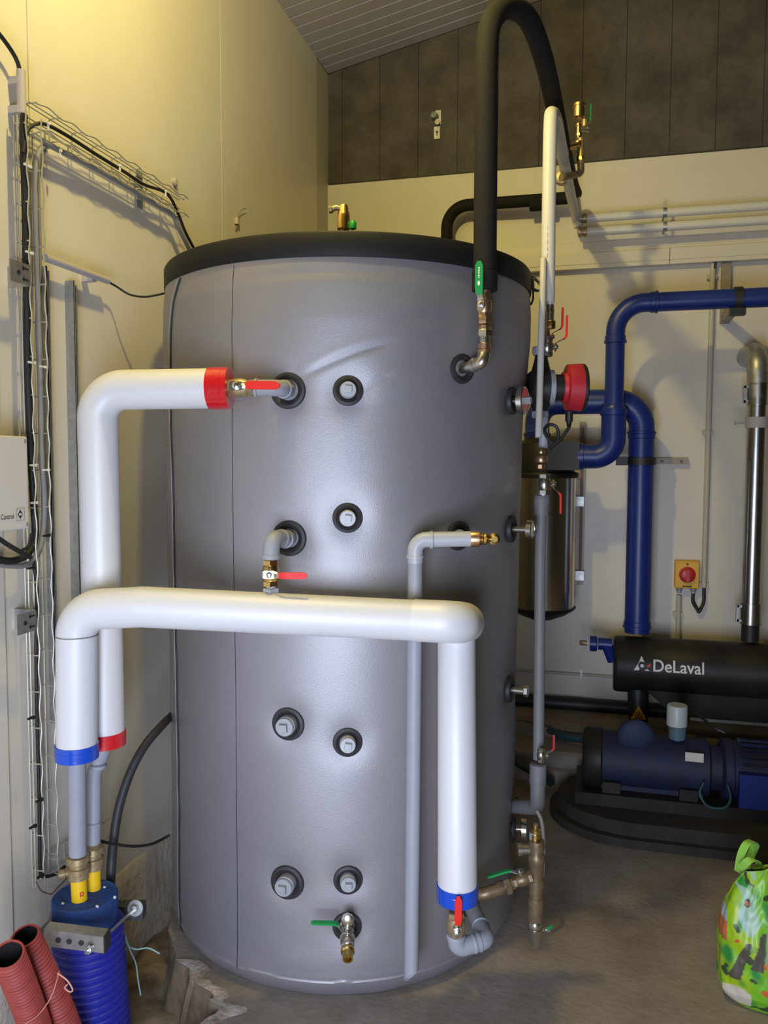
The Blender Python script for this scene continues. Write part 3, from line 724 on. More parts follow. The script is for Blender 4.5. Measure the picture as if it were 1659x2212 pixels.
# pale thin vertical pipe
M['slim'] = mat('slim_pipe_cream', (0.56, 0.53, 0.48), 0.5)
t = thing('slim_pipe', 'slim pale pipe standing upright in front of the red pump', 'pipe', R(1166, 940, 2.52))
MB().sweep(spline([R(1174, 560, 2.60), R(1172, 640, 2.56), R(1169, 740, 2.54), R(1166, 850, 2.53), R(1163, 945, 2.52)], 6), .0105, 18).build('pipe', 'slim', t)
# wide pipe end fittings with two red levers
b1 = MB(); b1.lathe([(-.05, .013), (.02, .013)], R(1188, 672), Z1, 16)
b2 = MB(); hexnut(b2, R(1189, 702), Z1, .0165, .026, 6); hexnut(b2, R(1188, 672), Z1, .014, .02, 6)
b3 = MB(); hexnut(b3, R(1180, 690), Z1, .0135, .02, 6); b3.lathe([(-.05, .012), (.04, .012)], R(1180, 700), Z1, 16)
fitting('pipe_union', 'stack of brass unions right of the slim pale pipe above the pump', 'pipe fitting', [('nipple', 'nickel', b1), ('union', 'brass', b2), ('union', 'copper', b3)])
valve('rear of two thin red levers on the riser above the pump', R(1176, 727, 2.68), Z1, RT0, Z1+RT0*.06, .85, 'red', 'nickel', .075, .009, up=.034)
valve('front of two thin red levers on the riser above the pump', R(1182, 749, 2.60), Z1, RT0, Z1+RT0*.03, .90, 'red', 'nickel', .078, .009, up=.034)
# pump
pc = R(1168, 837, 2.66)
t = thing('circulation_pump', 'red and black circulation pump right of the tank', 'pump', pc)
b = MB(); b.lathe([(-.060, .006), (-.056, .026), (-.045, .044), (-.028, .057), (-.006, .064), (.022, .064), (.026, .05)], pc, RT0, 32); b.build('volute', 'black', t)
b = MB(); b.sweep([pc+Z1*.125, pc+Z1*.09, pc+Z1*.04], [.017, .022, .035], 20); b.sweep([pc-Z1*.04, pc-Z1*.075, pc-Z1*.10], [.04, .024, .018], 20); b.build('flange_neck', 'black', t)
b = MB(); hexnut(b, pc+Z1*.118, Z1, .030, .028, 8); hexnut(b, pc-Z1*.088, Z1, .028, .024, 8); build_each(b, 'union_nut', 'greypipe', t)
b = MB(); b.lathe([(.024, .03), (.024, .057), (.040, .057), (.040, .03)], pc, RT0, 36); b.build('clamp_ring', 'plug', t)
b = MB(); b.lathe([(.038, .043), (.076, .043)], pc, RT0, 32); b.build('motor_neck', 'black', t)
b = MB(); b.lathe([(.070, .050), (.082, .052), (.083, .072), (.085, .075), (.130, .078)], pc, RT0, 40); b.build('motor_housing', 'redd', t, label='red motor housing')
b = MB(); b.lathe([(.129, .077), (.138, .0775), (.143, .073), (.143, 0)], pc, RT0, 40); b.build('end_cover', 'black', t)
cg = pc+RT0*.095-Z1*.078
b = MB(); b.lathe([(0, .013), (-.030, .013), (-.036, .009), (-.050, .007)], cg, Z1, 14); build_each(b, 'cable_gland', 'black', t)
MB().sweep(spline([cg-Z1*.045, R(1228, 925), R(1212, 948), R(1200, 958), R(1185, 948), R(1176, 930), R(1186, 918), R(1202, 922), R(1206, 945), R(1196, 962), R(1188, 970)], 8), .0056, 8).build('power_cable', 'black', t)
# riser below the pump
rb = R(1161, 1742, 2.60)
b1 = MB(); b1.sweep([R(1175, 895, 2.66), R(1173, 968, 2.66)], .0145, 18)
b2 = MB(); hexnut(b2, R(1169, 976, 2.62), Z1, .014, .016, 8); hexnut(b2, R(1169, 992, 2.62), Z1, .0215, .024, 8); hexnut(b2, R(1168, 1008, 2.62), Z1, .015, .016, 8)
fitting('pipe_union', 'brass union under the circulation pump', 'pipe fitting', [('pipe', 'palepipe', b1), ('union', 'copper', b2)])
valve('nickel ball valve with thin red lever hanging down, below the pump', R(1176, 1046, 2.60), Z1, RT0, -Z1+RT0*.1, .95, 'red', 'nickel', .07, .010, up=.022)
t = thing('riser_pipe', 'grey pipe rising along the right side of the tank from its bottom port', 'pipe', rb)
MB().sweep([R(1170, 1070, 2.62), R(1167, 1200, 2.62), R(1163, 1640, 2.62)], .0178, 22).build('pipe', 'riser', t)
b = MB(); hexnut(b, R(1170, 1080, 2.62), Z1, .026, .030, 10); b.lathe([(-.02, .024), (.02, .024)], R(1169, 1100, 2.62), Z1, 20)
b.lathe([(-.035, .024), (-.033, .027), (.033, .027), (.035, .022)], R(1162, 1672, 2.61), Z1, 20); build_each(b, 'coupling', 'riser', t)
pt_, nt_ = TK(1120, 1742)
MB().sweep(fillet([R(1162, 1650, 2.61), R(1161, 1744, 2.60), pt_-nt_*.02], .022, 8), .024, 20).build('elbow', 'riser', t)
valve('small valve with thin dark red lever low on the grey riser', R(1169, 1632, 2.56), Z1, RT0, Z1+RT0*.25, .6, 'redd', 'nickel', .055, .008, up=.03)
# pale hose curving down beside the elbow
b = MB().sweep(spline([R(1160, 1752, 2.58), R(1170, 1775, 2.56), R(1174, 1820, 2.55), R(1172, 1905, 2.55)], 6), .006, 10)
tag(b.build('drain_tube', 'palepipe'), 'thin pale tube hanging beside the brass safety valve', 'tube')
# gauges on the right side ports
def gauge(i, lab, dz=0.0, r_=.042, out=.055, knob=True, grp='dial thermometers on the right side of the tank'):
    p, n, rr, kd, a = PD[i]
    t = thing('dial_thermometer', lab, 'thermometer', p, grp)
    b = MB(); b.lathe([(-.012, .012), (out, .010)], p, n, 14); b.build('stem', 'nickel', t)
    b = MB(); b.lathe([(out-.004, r_*.6), (out-.002, r_), (out+.014, r_), (out+.016, r_*.92), (out+.014, r_*.9), (out+.014, 0)], p, n, 36); b.build('dial_case', 'chrome', t)
    if knob:
        b = MB(); hexnut(b, p+n*(out+.024), n, .012, .02); build_each(b, 'hex_nut', 'plug', t)
gauge(12, 'round metal dial thermometer at the uppermost right port of the tank', out=.018, r_=.042)
gauge(13, 'round dark dial thermometer at the middle right port of the tank', out=.044, r_=.028, knob=False)
gauge(15, 'round metal dial thermometer at the lowest right port of the tank', knob=False, out=.022, r_=.036)
p, n, rr, kd, a = PD[14]
b1 = MB(); b1.lathe([(-.01, .012), (.04, .012)], p, n, 14); hexnut(b1, p+n*.045, n, .018, .014)
tag(b1.build('sensor_plug', 'nickel'), 'small nickel plug screwed into the lower right side of the tank', 'plug')
# safety group near the floor, right of the tank
def S(x, y, tt=2.30): return D(x, y, tt)
t = thing('safety_group', 'upright brass safety valve assembly near the floor right of the tank', 'safety valve', S(1157, 2040))
b = MB(); b.lathe([(-.125, .0205), (-.120, .0225), (-.03, .0225), (-.03, .0205), (.002, .0205), (.004, .024), (.022, .024), (.024, .021), (.07, .021), (.075, .024), (.09, .024), (.10, .019), (.115, .0225), (.135, .021)], S(1158, 1915), Z1, 24); b.build('body', 'bronze', t)
b = MB(); b.lathe([(0, .018), (.02, .015), (.05, .015), (.052, .012), (.055, .015), (.062, .015), (.066, .008), (.078, .008)], S(1156, 1838), Z1, 20); b.build('cartridge', 'brass', t, label='bright brass cartridge')
b = MB(); b.lathe([(-.012, .0155), (.010, .0155)], S(1155, 1805), Z1, 20); b.build('blue_ring', 'greypipe', t)
b = MB(); b.lathe([(0, .014), (-.030, .014), (-.030, .018), (-.042, .018)], S(1150, 1835), RT0, 18); b.build('side_port', 'nickel', t)
b = MB(); hexnut(b, S(1156, 2000), Z1, .020, .030, 8); b.lathe([(-.03, .014), (.02, .019)], S(1157, 2020), Z1, 18); hexnut(b, S(1158, 2036), Z1, .012, .02, 8); b.build('outlet', 'nickel', t)
b = MB(); b.lathe([(0, .006), (.02, .006), (.02, .010), (.03, .010)], S(1164, 2008), RT0, 12); b.build('side_cock', 'chrome', t)
MB().sweep([S(1180, 2010), S(1192, 2000, 2.28)], .004, 8).build('grip', 'green', t)
valve('brass valve with green lever lying across, between tank and safety group', S(1128, 1900, 2.29), S(1158, 1893)-S(1060, 1925), Z1, -RT0+Z1*.1, .85, 'green', 'bronze', .07, .012, up=.012)
a_ = S(1108, 1908, 2.29); dx = (S(1030, 1938, 2.27)-S(1158, 1893)).normalized()
b1 = MB(); hexnut(b1, S(1096, 1914, 2.285), dx, .023, .018); 
b2 = MB(); b2.lathe([(0, .017), (.03, .017), (.032, .0185), (.045, .0185)], S(1108, 1908, 2.29), dx, 20)
b3 = MB(); pS, nS = TK(1000, 1935); b3.sweep(fillet([S(1085, 1918, 2.283), S(1038, 1934, 2.27), S(1015, 1925, 2.32)], .03, 8), .018, 20)
fitting('pipe_elbow', 'dull brass elbow with steel nut leading to the safety group', 'pipe fitting', [('hex_nut', 'chrome', b1), ('nipple', 'bronze', b2), ('elbow', 'bronze', b3)])

# ================================================================== VACUUM EQUIPMENT ON THE BACK WALL
YV = 4.10
def PV(x, y, Y=YV): return OY(x, y, Y)
vcx = PV(1172, 1170); zt_, zb_ = PV(1172, 1030).z, PV(1172, 1311).z; rv = 0.158
t = thing('vacuum_vessel', 'polished stainless vessel with black head hanging on the back wall', 'vessel', (vcx.x, YV, zb_-.07))
c = V((vcx.x, YV, 0))
b = MB(); b.lathe([(zb_, rv), (zt_, rv)], c, Z1, 64); b.build('shell', 'inox', t)
b = MB(); b.lathe([(zb_-.062, 0.02), (zb_-.058, .06), (zb_-.035, .115), (zb_-.010, .155), (zb_, .166), (zb_+.006, .168), (zb_+.008, .16)], c, Z1, 64); b.build('bottom_dish', 'black', t)
b = MB(); b.lathe([(zt_-.004, .168), (zt_+.012, .172), (zt_+.022, .168), (zt_+.026, .15), (zt_+.12, .146), (zt_+.165, .13), (zt_+.20, .07), (zt_+.205, 0.01)], c, Z1, 48); b.build('head', 'blackm', t)
bx = PV(1218, 985, YV-.10); MB().frame_box(bx+Z1*.0, X1, Y1, Z1, .15, .16, .135).build('inlet_box', 'black', t, smooth=False)
def fvs(x, y): a = x/rv-.19; return V((c.x+rv*1.003*sin(a), YV-rv*1.003*cos(a), y+PV(1180, 1112, YV-rv).z))
put_text('DeLaval', .034, lambda x, y: fvs(x, y), 'lettering', 'ink', t, .0008)
# hanging rail right of the vessel
t = thing('wall_rail', 'slotted steel rail with two clips right of the stainless vessel', 'rail', OY(1255, 1262, YW))
z0_, z1_ = OY(1251, 1262, YW).z, OY(1260, 912, YW).z; xr = OY(1256, 1090, YW).x
b = MB(); b.box(xr-.017, xr+.017, YW-.022, YW-.001, z0_, z1_); b.build('rail', 'railw', t, smooth=False)
b = MB(); b.box(xr-.008, xr+.008, YW-.024, YW-.021, z0_+.03, z1_-.03); build_each(b, 'slot', 'wirebrown', t, smooth=False)
for yy in (1083, 1243):
    q = OY(1252, yy, YW-.03); b = MB(); b.frame_box(q, X1, Y1, Z1, .045, .03, .05); b.lathe([(0, .012), (-.022, .012)], q+X1*.006, Y1, 12); build_each(b, 'clip', 'galv', t)
# blue pipes
def bpipe(label, path, rad, rr, collars, group='blue vacuum pipes'):
    t = thing('vacuum_pipe', label, 'pipe', path[0], group)
    MB().sweep(fillet(path, rr, 12), rad, 32).build('pipe', 'bluepvc', t)
    for (q, d, r_) in collars:
        b = MB(); b.lathe([(-.028, r_), (-.026, r_+.004), (-.006, r_+.004), (-.004, r_+.008), (.006, r_+.008), (.008, r_+.001)], q, d, 32); b.build('collar', 'bluepvc', t)
    return t
YA = 3.98; ra = .0435
e_ = PV(1659, 642, YA); z_ = (PV(1659, 642, YA).z+PV(1420, 652, YA).z)/2
A1 = V((e_.x+2.0, YA, z_)); A2 = V((PV(1330, 700, YA).x, YA, z_)); A3 = V((A2.x, YA, PV(1326, 900, YA).z))
tA = bpipe('thin blue pipe crossing the back wall, then dropping to the vessel', [A1, A2, A3], ra, .13,
      [(V((PV(1418, 652, YA).x, YA, z_)), X1, ra), (V((A2.x, YA, PV(1330, 738, YA).z)), -Z1, ra), (A3+Z1*.03, -Z1, ra+.002)])
A3b = V((A2.x, YA, PV(1326, 892, YA).z)); A4 = V((A2.x, YA, PV(1250, 986, YA).z)); A5 = PV(1242, 986, YA); A5.z = A4.z
b = MB(); b.sweep([A3b+Z1*.045, A3b+Z1*.02, A3b], [ra, .056, .057], 32, caps=False); b.sweep(fillet([A3b, A4, A5], .115, 12), .057, 32); b.build('elbow', 'bluepvc', tA)
b = MB(); b.lathe([(-.03, .058), (-.028, .063), (.0, .063), (.002, .058)], A3b-Z1*.01, -Z1, 32); b.lathe([(-.02, .058), (-.018, .063), (.01, .063), (.012, .058)], A5+X1*.03, X1, 32); build_each(b, 'collar', 'bluepvc', tA)
YB = 4.12; rbp = .060
zz_ = PV(1280, 868, YB).z; B1 = V((PV(1160, 940, YB).x, YB, zt_+.17)); B2 = V((B1.x, YB, zz_)); B3 = V((PV(1386, 940, YB).x, YB, zz_)); B4 = V((B3.x, YB, PV(1380, 1366, YB).z))
tB = bpipe('thick blue pipe arching from the vessel top down to the black drum', [B1, B2, B3, B4], rbp, .13,
      [(V((B1.x, YB, zt_+.21)), Z1, rbp), (V((B3.x, YB, PV(1386, 935, YB).z)), Z1, rbp), (V((B3.x, YB, B4.z+.03)), -Z1, rbp)])
MB().frame_box(V((B1.x-.02, YB-.062, zt_+.24)), X1, Y1, Z1, .05, .004, .04).build('wing', 'bluepvc', tB, smooth=False)
# clamp holding the thick pipe
qz = PV(1380, 996, YB).z; t = thing('pipe_clamp', 'dark clamp with steel rail gripping the thick blue pipe', 'clamp', (B3.x, YB, qz))
b = MB(); b.lathe([(-.018, rbp+.001), (-.018, rbp+.008), (.018, rbp+.008), (.018, rbp+.001)], V((B3.x, YB, qz)), Z1, 36); b.frame_box(V((B3.x-rbp-.03, YB-.02, qz)), X1, Y1, Z1, .055, .03, .042); b.build('clamp_body', 'black', t)
b = MB(); x1_ = OY(1485, 996, YW).x; b.box(B3.x-.02, x1_, YW-.03, YW-.001, qz-.016, qz+.016); b.build('rail', 'railw', t, smooth=False)
b = MB()
for px_ in (1430, 1472): q = OY(px_, 996, YW-.031); q.z = qz; b.lathe([(0, .008), (.006, .007)], q, -Y1, 10)
build_each(b, 'screw', 'wirebrown', t)
b = MB(); b.box(B3.x-.012, B3.x+.012, YB+.03, YW-.02, qz-.012, qz+.012); b.build('arm', 'railw', t, smooth=False)
# bracket carrying the thin blue pipe
t = thing('pipe_bracket', 'steel wall bracket with dark clamp carrying the thin blue pipe', 'bracket', OY(1568, 700, YW))
x_ = OY(1566, 640, YW).x; zt2 = zb-.003; zb2 = OY(1564, 700, YW).z
b = MB(); b.box(x_-.022, x_+.022, YW-.025, YW-.001, zb2, zt2); b.build('rail', 'railw', t, smooth=False)
b = MB(); b.bar([V((x_, YW-.012, zb2+.02)), V((x_, YA+.02, zb2+.02))], X1, .040, .035); b.build('arm', 'railw', t, smooth=False)
q = V((PV(1594, 640, YA).x, YA, z_)); b = MB(); b.lathe([(-.018, ra), (-.018, ra+.008), (.018, ra+.008), (.018, ra)], q, X1, 32); b.frame_box(q-Z1*.060, X1, Y1, Z1, .065, .05, .03); b.bar([q-Z1*.062, V((x_, YA+.03, zb2+.03))], Y1, .03, .02); b.build('clamp_body', 'black', t)
# conduits
xc = OY(1530, 900, YW).x
def conduit(name, lab, x, z0, z1, clips, r_=.014):
    t = thing(name, lab, 'conduit', (x, YW, z0)); MB().sweep([V((x, YW-.02, z0)), V((x, YW-.02, z1))], r_, 16).build('tube', 'conduit', t)
    for zc in clips: MB().frame_box(V((x-.004, YW-.012, zc)), X1, Y1, Z1, .046, .024, .022).build('clip', 'conduit', t, smooth=False)
    return t
zz = lambda px, py: OY(px, py, YW).z
conduit('cable_conduit', 'long pale conduit running down the back wall to the yellow switch', xc, zz(1524, 1268), zb-.002, (zz(1538, 600), zz(1527, 935), zz(1520, 1262)))
xc2 = OY(1465, 1320, YW).x
conduit('cable_conduit', 'short pale conduit going down from the yellow switch', xc2, zz(1463, 1372)-.15, zz(1466, 1284), (zz(1464, 1325),), .013)
t = MB().box(OY(1543, 575, YW).x-.006, OY(1543, 575, YW).x+.006, YW-.035, YW-.001, zz(1543, 583), zb-.001).build('cable_stub', 'black', smooth=False)
tag(t, 'short black stub hanging under the wall ledge beside the long conduit', 'stub')
# yellow switch
q = OY(1482, 1239, YW); sw, sh = .118, .140
t = thing('rotary_switch', 'yellow isolator switch with round red knob on the back wall', 'switch', q)
b = MB(); b.box(q.x-sw/2, q.x+sw/2, YW-.055, YW-.001, q.z-sh/2, q.z+sh/2); o = b.build('housing', 'swyellow', t, smooth=False)
md = o.modifiers.new('bevel', 'BEVEL'); md.width = .006; md.segments = 2
b = MB(); b.lathe([(0, .040), (.008, .040), (.010, .034), (.022, .032), (.024, .028)], V((q.x, YW-.055, q.z+.002)), -Y1, 32); b.frame_box(V((q.x, YW-.083, q.z)), X1, Y1, Z1, .016, .014, .062); b.build('knob', 'swred', t)
b = MB()
for s_ in (-1, 1): b.lathe([(0, .016), (-.012, .016), (-.014, .012), (-.026, .012)], V((q.x+s_*.034, YW-.028, q.z-sh/2)), Z1, 16)
build_each(b, 'cable_gland', 'greypipe', t)
b = MB(); b.frame_box(V((q.x, YW-.0556, q.z+.055)), X1, Y1, Z1, .008, .001, .010); b.frame_box(V((q.x, YW-.0556, q.z-.058)), X1, Y1, Z1, .045, .001, .006); build_each(b, 'marking', 'ink', t, smooth=False)
xg = q.x+.034; zg = q.z-sh/2-.02
MB().sweep(spline([V((xg, YW-.028, zg)), V((xg, YW-.03, zg-.05)), V((xg+.022, YW-.03, zg-.088)), V(((xg+xc)/2+.004, YW-.03, zg-.100)), V((xc-.012, YW-.03, zg-.082)), V((xc, YW-.028, zg-.045)), V((xc, YW-.022, zz(1524, 1266)))], 8), .0085, 12).build('cable', 'black', t)
# silver pipe at the right edge
YS = 4.12; rs = .0425
xs = PV(1629, 1100, YS).x; tz = PV(1632, 757, YS).z
t = thing('steel_pipe', 'shiny steel pipe at the right edge running from the wall down to the drum', 'pipe', (xs, YS, PV(1627, 1345, YS).z))
MB().sweep([V((xs, YS, tz-.14)), V((xs, YS, PV(1627, 1345, YS).z))], rs, 36).build('tube', 'inoxb', t)
MB().sweep(fillet([V((xs-.01, YW+.02, tz)), V((xs-.005, YS+.0, tz)), V((xs, YS, tz-.22))], .10, 12), rs+.004, 36).build('elbow', 'galv', t)
for yy in (852, 1325):
    zc = PV(1628, yy, YS).z; b = MB(); b.lathe([(-.05, rs+.002), (-.05, rs+.006), (-.044, rs+.006), (-.043, rs+.004), (.043, rs+.004), (.044, rs+.006), (.05, rs+.006), (.05, rs+.002)], V((xs, YS, zc)), Z1, 36); cl = b.build('band_clamp', 'inoxb', t)
    b = MB(); b.frame_box(V((xs-rs-.018, YS-.01, zc)), X1, Y1, Z1, .012, .02, .085); b.frame_box(V((xs-rs-.010, YS-.01, zc+.034)), X1, Y1, Z1, .02, .02, .012); b.frame_box(V((xs-rs-.010, YS-.01, zc-.034)), X1, Y1, Z1, .02, .02, .012); b.build('latch', 'galv', cl, smooth=False)
zc = PV(1620, 913, YS).z; b = MB(); b.lathe([(-.025, rs+.001), (-.025, rs+.008), (.025, rs+.008), (.025, rs+.001)], V((xs, YS, zc)), Z1, 36); b.lathe([(0, .006), (.045, .006), (.045, .010), (.055, .010)], V((xs-rs, YS, zc)), -X1, 10); b.build('hose_clip', 'conduitg', t)
MB().sweep([V((xs, YS, PV(1627, 1340, YS).z)), V((xs, YS, PV(1627, 1385, YS).z))], rs-.003, 30).build('rubber_sleeve', 'black', t)

# muffler drum
YM = 4.10; rm = .136
ml = PV(1326, 1432, YM-.0); mz = (PV(1330, 1370, YM).z+PV(1330, 1494, YM).z)/2
x0 = PV(1326, 1432, YM-rm*.6).x; x1 = x0+2.0
t = thing('silencer_drum', 'long black silencer drum lying across the right side below the blue pipes', 'drum', (x0, YM, mz-rm))
b = MB(); b.lathe([(0, rm*.3), (0, rm*.93), (.008, rm*.98), (.018, rm), (x1-x0, rm)], V((x0, YM, mz)), X1, 64); b.build('shell', 'blackm', t)
xl = PV(1450, 1500, YM).x
b = MB(); poly = [(xl-.12, mz-rm*.75), (xl, mz-rm-.075), (x1, mz-rm-.075), (x1, mz-rm*.5), (xl-.1, mz-rm*.5)]
b.prism([(p_[0], p_[1]) for p_ in poly], (0, YM+.11, 0), X1, Z1, .20); build_each(b, 'saddle', 'blackm', t, smooth=False)
MB().box(PV(1490, 1530, YM-.09).x, x1, YM-.10, YM-.085, mz-rm-.092, mz-rm-.078).build('foot_rail', 'galv', t, smooth=False)
b = MB(); b.sweep([V((PV(1378, 1490, YM-.03).x, YM-.04, mz-rm+.02)), V((PV(1377, 1578, YM-.03).x, YM-.10, mz-rm-.20))], [.050, .042], 28); b.build('inlet_neck', 'black', t)
# lettering wrapped on the drum
def drum_pt(x, y, X0, a0):
    a = a0+y/rm; return V((X0+x, YM-(rm+.0012)*cos(a), mz+(rm+.0012)*sin(a)))
qd = OY(1409, 1450, YM-rm); a0_ = math.asin(max(-1, min(1, (qd.z-mz)/rm)))
put_text('DeLaval', .080, lambda x, y: drum_pt(x*.90, y, qd.x, a0_), 'lettering', 'white', t, .0010)
qd2 = OY(1369, 1447, YM-rm).x
b = MB(); s_ = .075
poly = [(0, 0), (s_*.46, s_*.92), (s_*.66, s_*.50), (s_*.55, s_*.56), (s_*.40, s_*.56), (s_*.28, s_*.44), (s_*.26, s_*.28), (s_*.34, s_*.12), (s_*.30, 0)]
def flat(mb, poly):
    tri = tessellate_polygon([[V((p_[0], p_[1], 0)) for p_ in poly]]); mb.add([drum_pt(p_[0], p_[1], qd2, a0_) for p_ in poly], [tuple(i_) for i_ in tri])
flat(b, poly); flat(b, [(s_*.50+s_*.11*cos(k*pi/6), s_*.30+s_*.11*sin(k*pi/6)) for k in range(12)]); flat(b, [(s_*.62, 0), (s_*.98, 0), (s_*.80, s_*.12)]); b.build('logo', 'white', t, smooth=False)
b = MB(); flat(b, [(s_*.74, s_*.30), (s_*1.05, s_*.50), (s_*1.0, s_*.30), (s_*.86, s_*.24)]); b.build('logo_mark', 'redprint', t, smooth=False)
# warning triangle on the neck
qt = OY(1380, 1524, YM-.125)
b = MB(); b.prism([(-.036, -.066), (.036, -.066), (0, 0)], qt, X1, Z1, .001); sg = b.build('warning_sign', 'signyel', t, smooth=False, label='yellow hot surface warning triangle')
b = MB()
for k in (-1, 0, 1): b.bar([qt-Y1*.002+V((k*.010+.003*sin(j*1.4), 0, -.056+j*.0055)) for j in range(5 if k else 6)], X1, .003, .0008)
b.bar([qt-Y1*.002+V((-.018, 0, -.060)), qt-Y1*.002+V((.018, 0, -.060))], Z1, .003, .0008); b.build('heat_symbol', 'ink', sg, smooth=False)
# blue tee with brass tip on the drum's left end
qn = PV(1322, 1397, YM-.05)
b1 = MB(); b1.sweep([PV(1322, 1392, YM-.05), PV(1292, 1390, YM-.05)], .030, 24); b1.lathe([(-.02, .03), (-.018, .038), (.012, .038), (.016, .028)], PV(1283, 1390, YM-.05), X1, 10)
b1.sweep([PV(1312, 1395, YM-.05), PV(1322, 1428, YM-.04)], [.028, .022], 20)
b2 = MB(); b2.lathe([(0, .013), (-.03, .013), (-.036, .008)], PV(1268, 1389, YM-.05), X1, 14)
fitting('oil_inlet', 'blue tee with small brass tip on the left end of the black drum', 'pipe fitting', [('tee', 'bluepvc', b1), ('tip', 'brassd', b2)])

# vacuum pump on its base
YP = 3.52; pz = PV(1300, 1636, YP).z; rp = .125
x0 = PV(1258, 1636, YP).x
t = thing('vacuum_pump', 'dark blue vacuum pump with motor on a low base, below the drum', 'pump', (x0+.4, YP, .09))
b = MB(); b.lathe([(0, .06), (.004, .115), (.02, .128), (.075, .128), (.082, .120)], V((x0, YP, pz)), X1, 48); b.build('end_cap', 'blackm', t)
b = MB(); b.lathe([(.08, .118), (.50, .118), (.51, .09), (.60, .09)], V((x0, YP, pz)), X1, 48); b.frame_box(V((x0+.28, YP, pz-.09)), X1, Y1, Z1, .40, .17, .11); b.build('body', 'bluecast', t)
b = MB(); q = PV(1375, 1600, YP-.10); b.lathe([(0, .075), (.02, .075), (.03, .06)], q+Y1*.05, -Y1, 32); b.build('cover_disc', 'bluecast', t)
b = MB(); b.lathe([(0, .020), (.05, .020), (.052, .034), (.105, .036)], PV(1462, 1616, YP-.02)+Z1*-.01, Z1, 28); b.build('cup_base', 'cupb', t)
q = PV(1462, 1566, YP-.02); b = MB(); b.lathe([(0, .036), (0, .041), (.08, .041), (.085, .038), (.085, 0)], q, Z1, 32); b.build('oil_cup', 'cup', t, label='white plastic oil cup')
q = PV(1500, 1636, YP-.12); MB().frame_box(q, X1, Y1, Z1, .070, .004, .036).build('name_plate', 'signyel' if 0 else 'boxgrey', t, smooth=False)
xm = PV(1555, 1636, YP).x
b = MB(); b.lathe([(0, .11), (.01, .125), (.04, .125), (.045, .112), (.45, .112)], V((xm, YP, pz+.0)), X1, 40); b.build('motor', 'bluecast', t)
b = MB()
for k in range(24):
    a = 2*pi*k/24; b.frame_box(V((xm+.25, YP+.118*cos(a), pz+.118*sin(a))), X1, V((0, cos(a), sin(a))), V((0, -sin(a), cos(a))), .36, .022, .004)
b.build('cooling_fins', 'bluecast', t, smooth=False)
MB().frame_box(V((xm+.13, YP-.115, pz-.04)), X1, Y1, Z1, .15, .06, .15).build('terminal_box', 'bluepvc', t, smooth=False)
b = MB()
for xx in (x0+.12, x0+.42, xm+.12): b.frame_box(V((xx, YP, .155)), X1, Y1, Z1, .07, .26, max(.02, 2*(pz-.155-.11)) if pz-.155-.11 > 0 else .06)
b.frame_box(V((x0+.45, YP, .115)), X1, Y1, Z1, .95, .30, .05); b.build('frame', 'blackm', t, smooth=False)
MB().sweep(spline([PV(1520, 1690, YP-.15), PV(1512, 1715, YP-.17), PV(1530, 1742, YP-.18), PV(1565, 1745, YP-.18), PV(1578, 1725, YP-.17), PV(1572, 1695, YP-.14)], 6), .005, 8).build('hose_loop', 'hosed', t)
MB().sweep(spline([PV(1478, 1530, YP+.2), PV(1515, 1550, YP+.1), PV(1540, 1570, YP), PV(1566, 1583, YP-.02)], 6), .006, 8).build('cable', 'black', t)
# low oval base
b = MB(); poly = []
xa, rB = PV(1300, 1760, 3.5).x+.10, .29
for k in range(25): a = pi/2+pi*k/24; poly.append((xa+rB*cos(a)*1.1, 3.50+rB*sin(a)))
poly += [(2.6, 3.21), (2.6, 3.79)]
b.prism(poly, (0, 0, 0.0), X1, Y1, .035)
b2 = [(p_[0]*.97+.03 if p_[0] < 2 else p_[0], 3.5+(p_[1]-3.5)*.9) for p_ in poly]
b.prism(b2, (0, 0, .035), X1, Y1, .055)
tag(b.build('machine_plinth', 'base', smooth=False), 'low dark oval plinth with rounded end under the vacuum pump', 'plinth')
# pipes and hoses lying along the back wall near the floor
def run(name, lab, cat, pxs, Y, r_, m_, bx=2.2):
    pts = [OY(x, y, Y) for x, y in pxs]; zm = sum(p_.z for p_ in pts)/len(pts)
    return tag(MB().sweep([V((pts[0].x-.25, Y, zm)), V((pts[-1].x+bx, Y, zm))], r_, 20).build(name, m_), lab, cat)
run('drain_hose', 'thick black pipe running low along the back wall behind the pump', 'pipe', [(1130, 1512), (1640, 1552)], 4.34, .034, 'black')
run('floor_pipe', 'pale slim pipe lying along the foot of the back wall', 'pipe', [(1200, 1553), (1550, 1582)], 4.31, .018, 'conduit')
t = run('wall_cable', 'thin pale cable clipped along the back wall left of the drum', 'cable', [(1125, 1447), (1320, 1463)], 4.385, .007, 'conduit', .3)
tag(MB().frame_box(OY(1256, 1455, 4.38), X1, Y1, Z1, .014, .03, .05).build('cable_clip', 'chrome', smooth=False), 'bright metal clip on the thin cable left of the drum', 'clip')
tag(MB().sweep(spline([OY(1120, 1562, 4.1), OY(1180, 1574, 4.05), OY(1215, 1590, 3.95), OY(1270, 1597, 3.9), OY(1330, 1600, 3.85)], 6), .019, 14).build('suction_hose', 'hosed'), 'dark teal hose leading into the back of the vacuum pump', 'hose')
tag(MB().sweep(spline([OZ(1105, 1640, .10), OZ(1140, 1660, .10), OZ(1165, 1675, .09), OZ(1190, 1690, .03)], 6), .02, 12).build('suction_hose', 'hosed'), 'short dark hose end on the kerb behind the grey riser', 'hose')

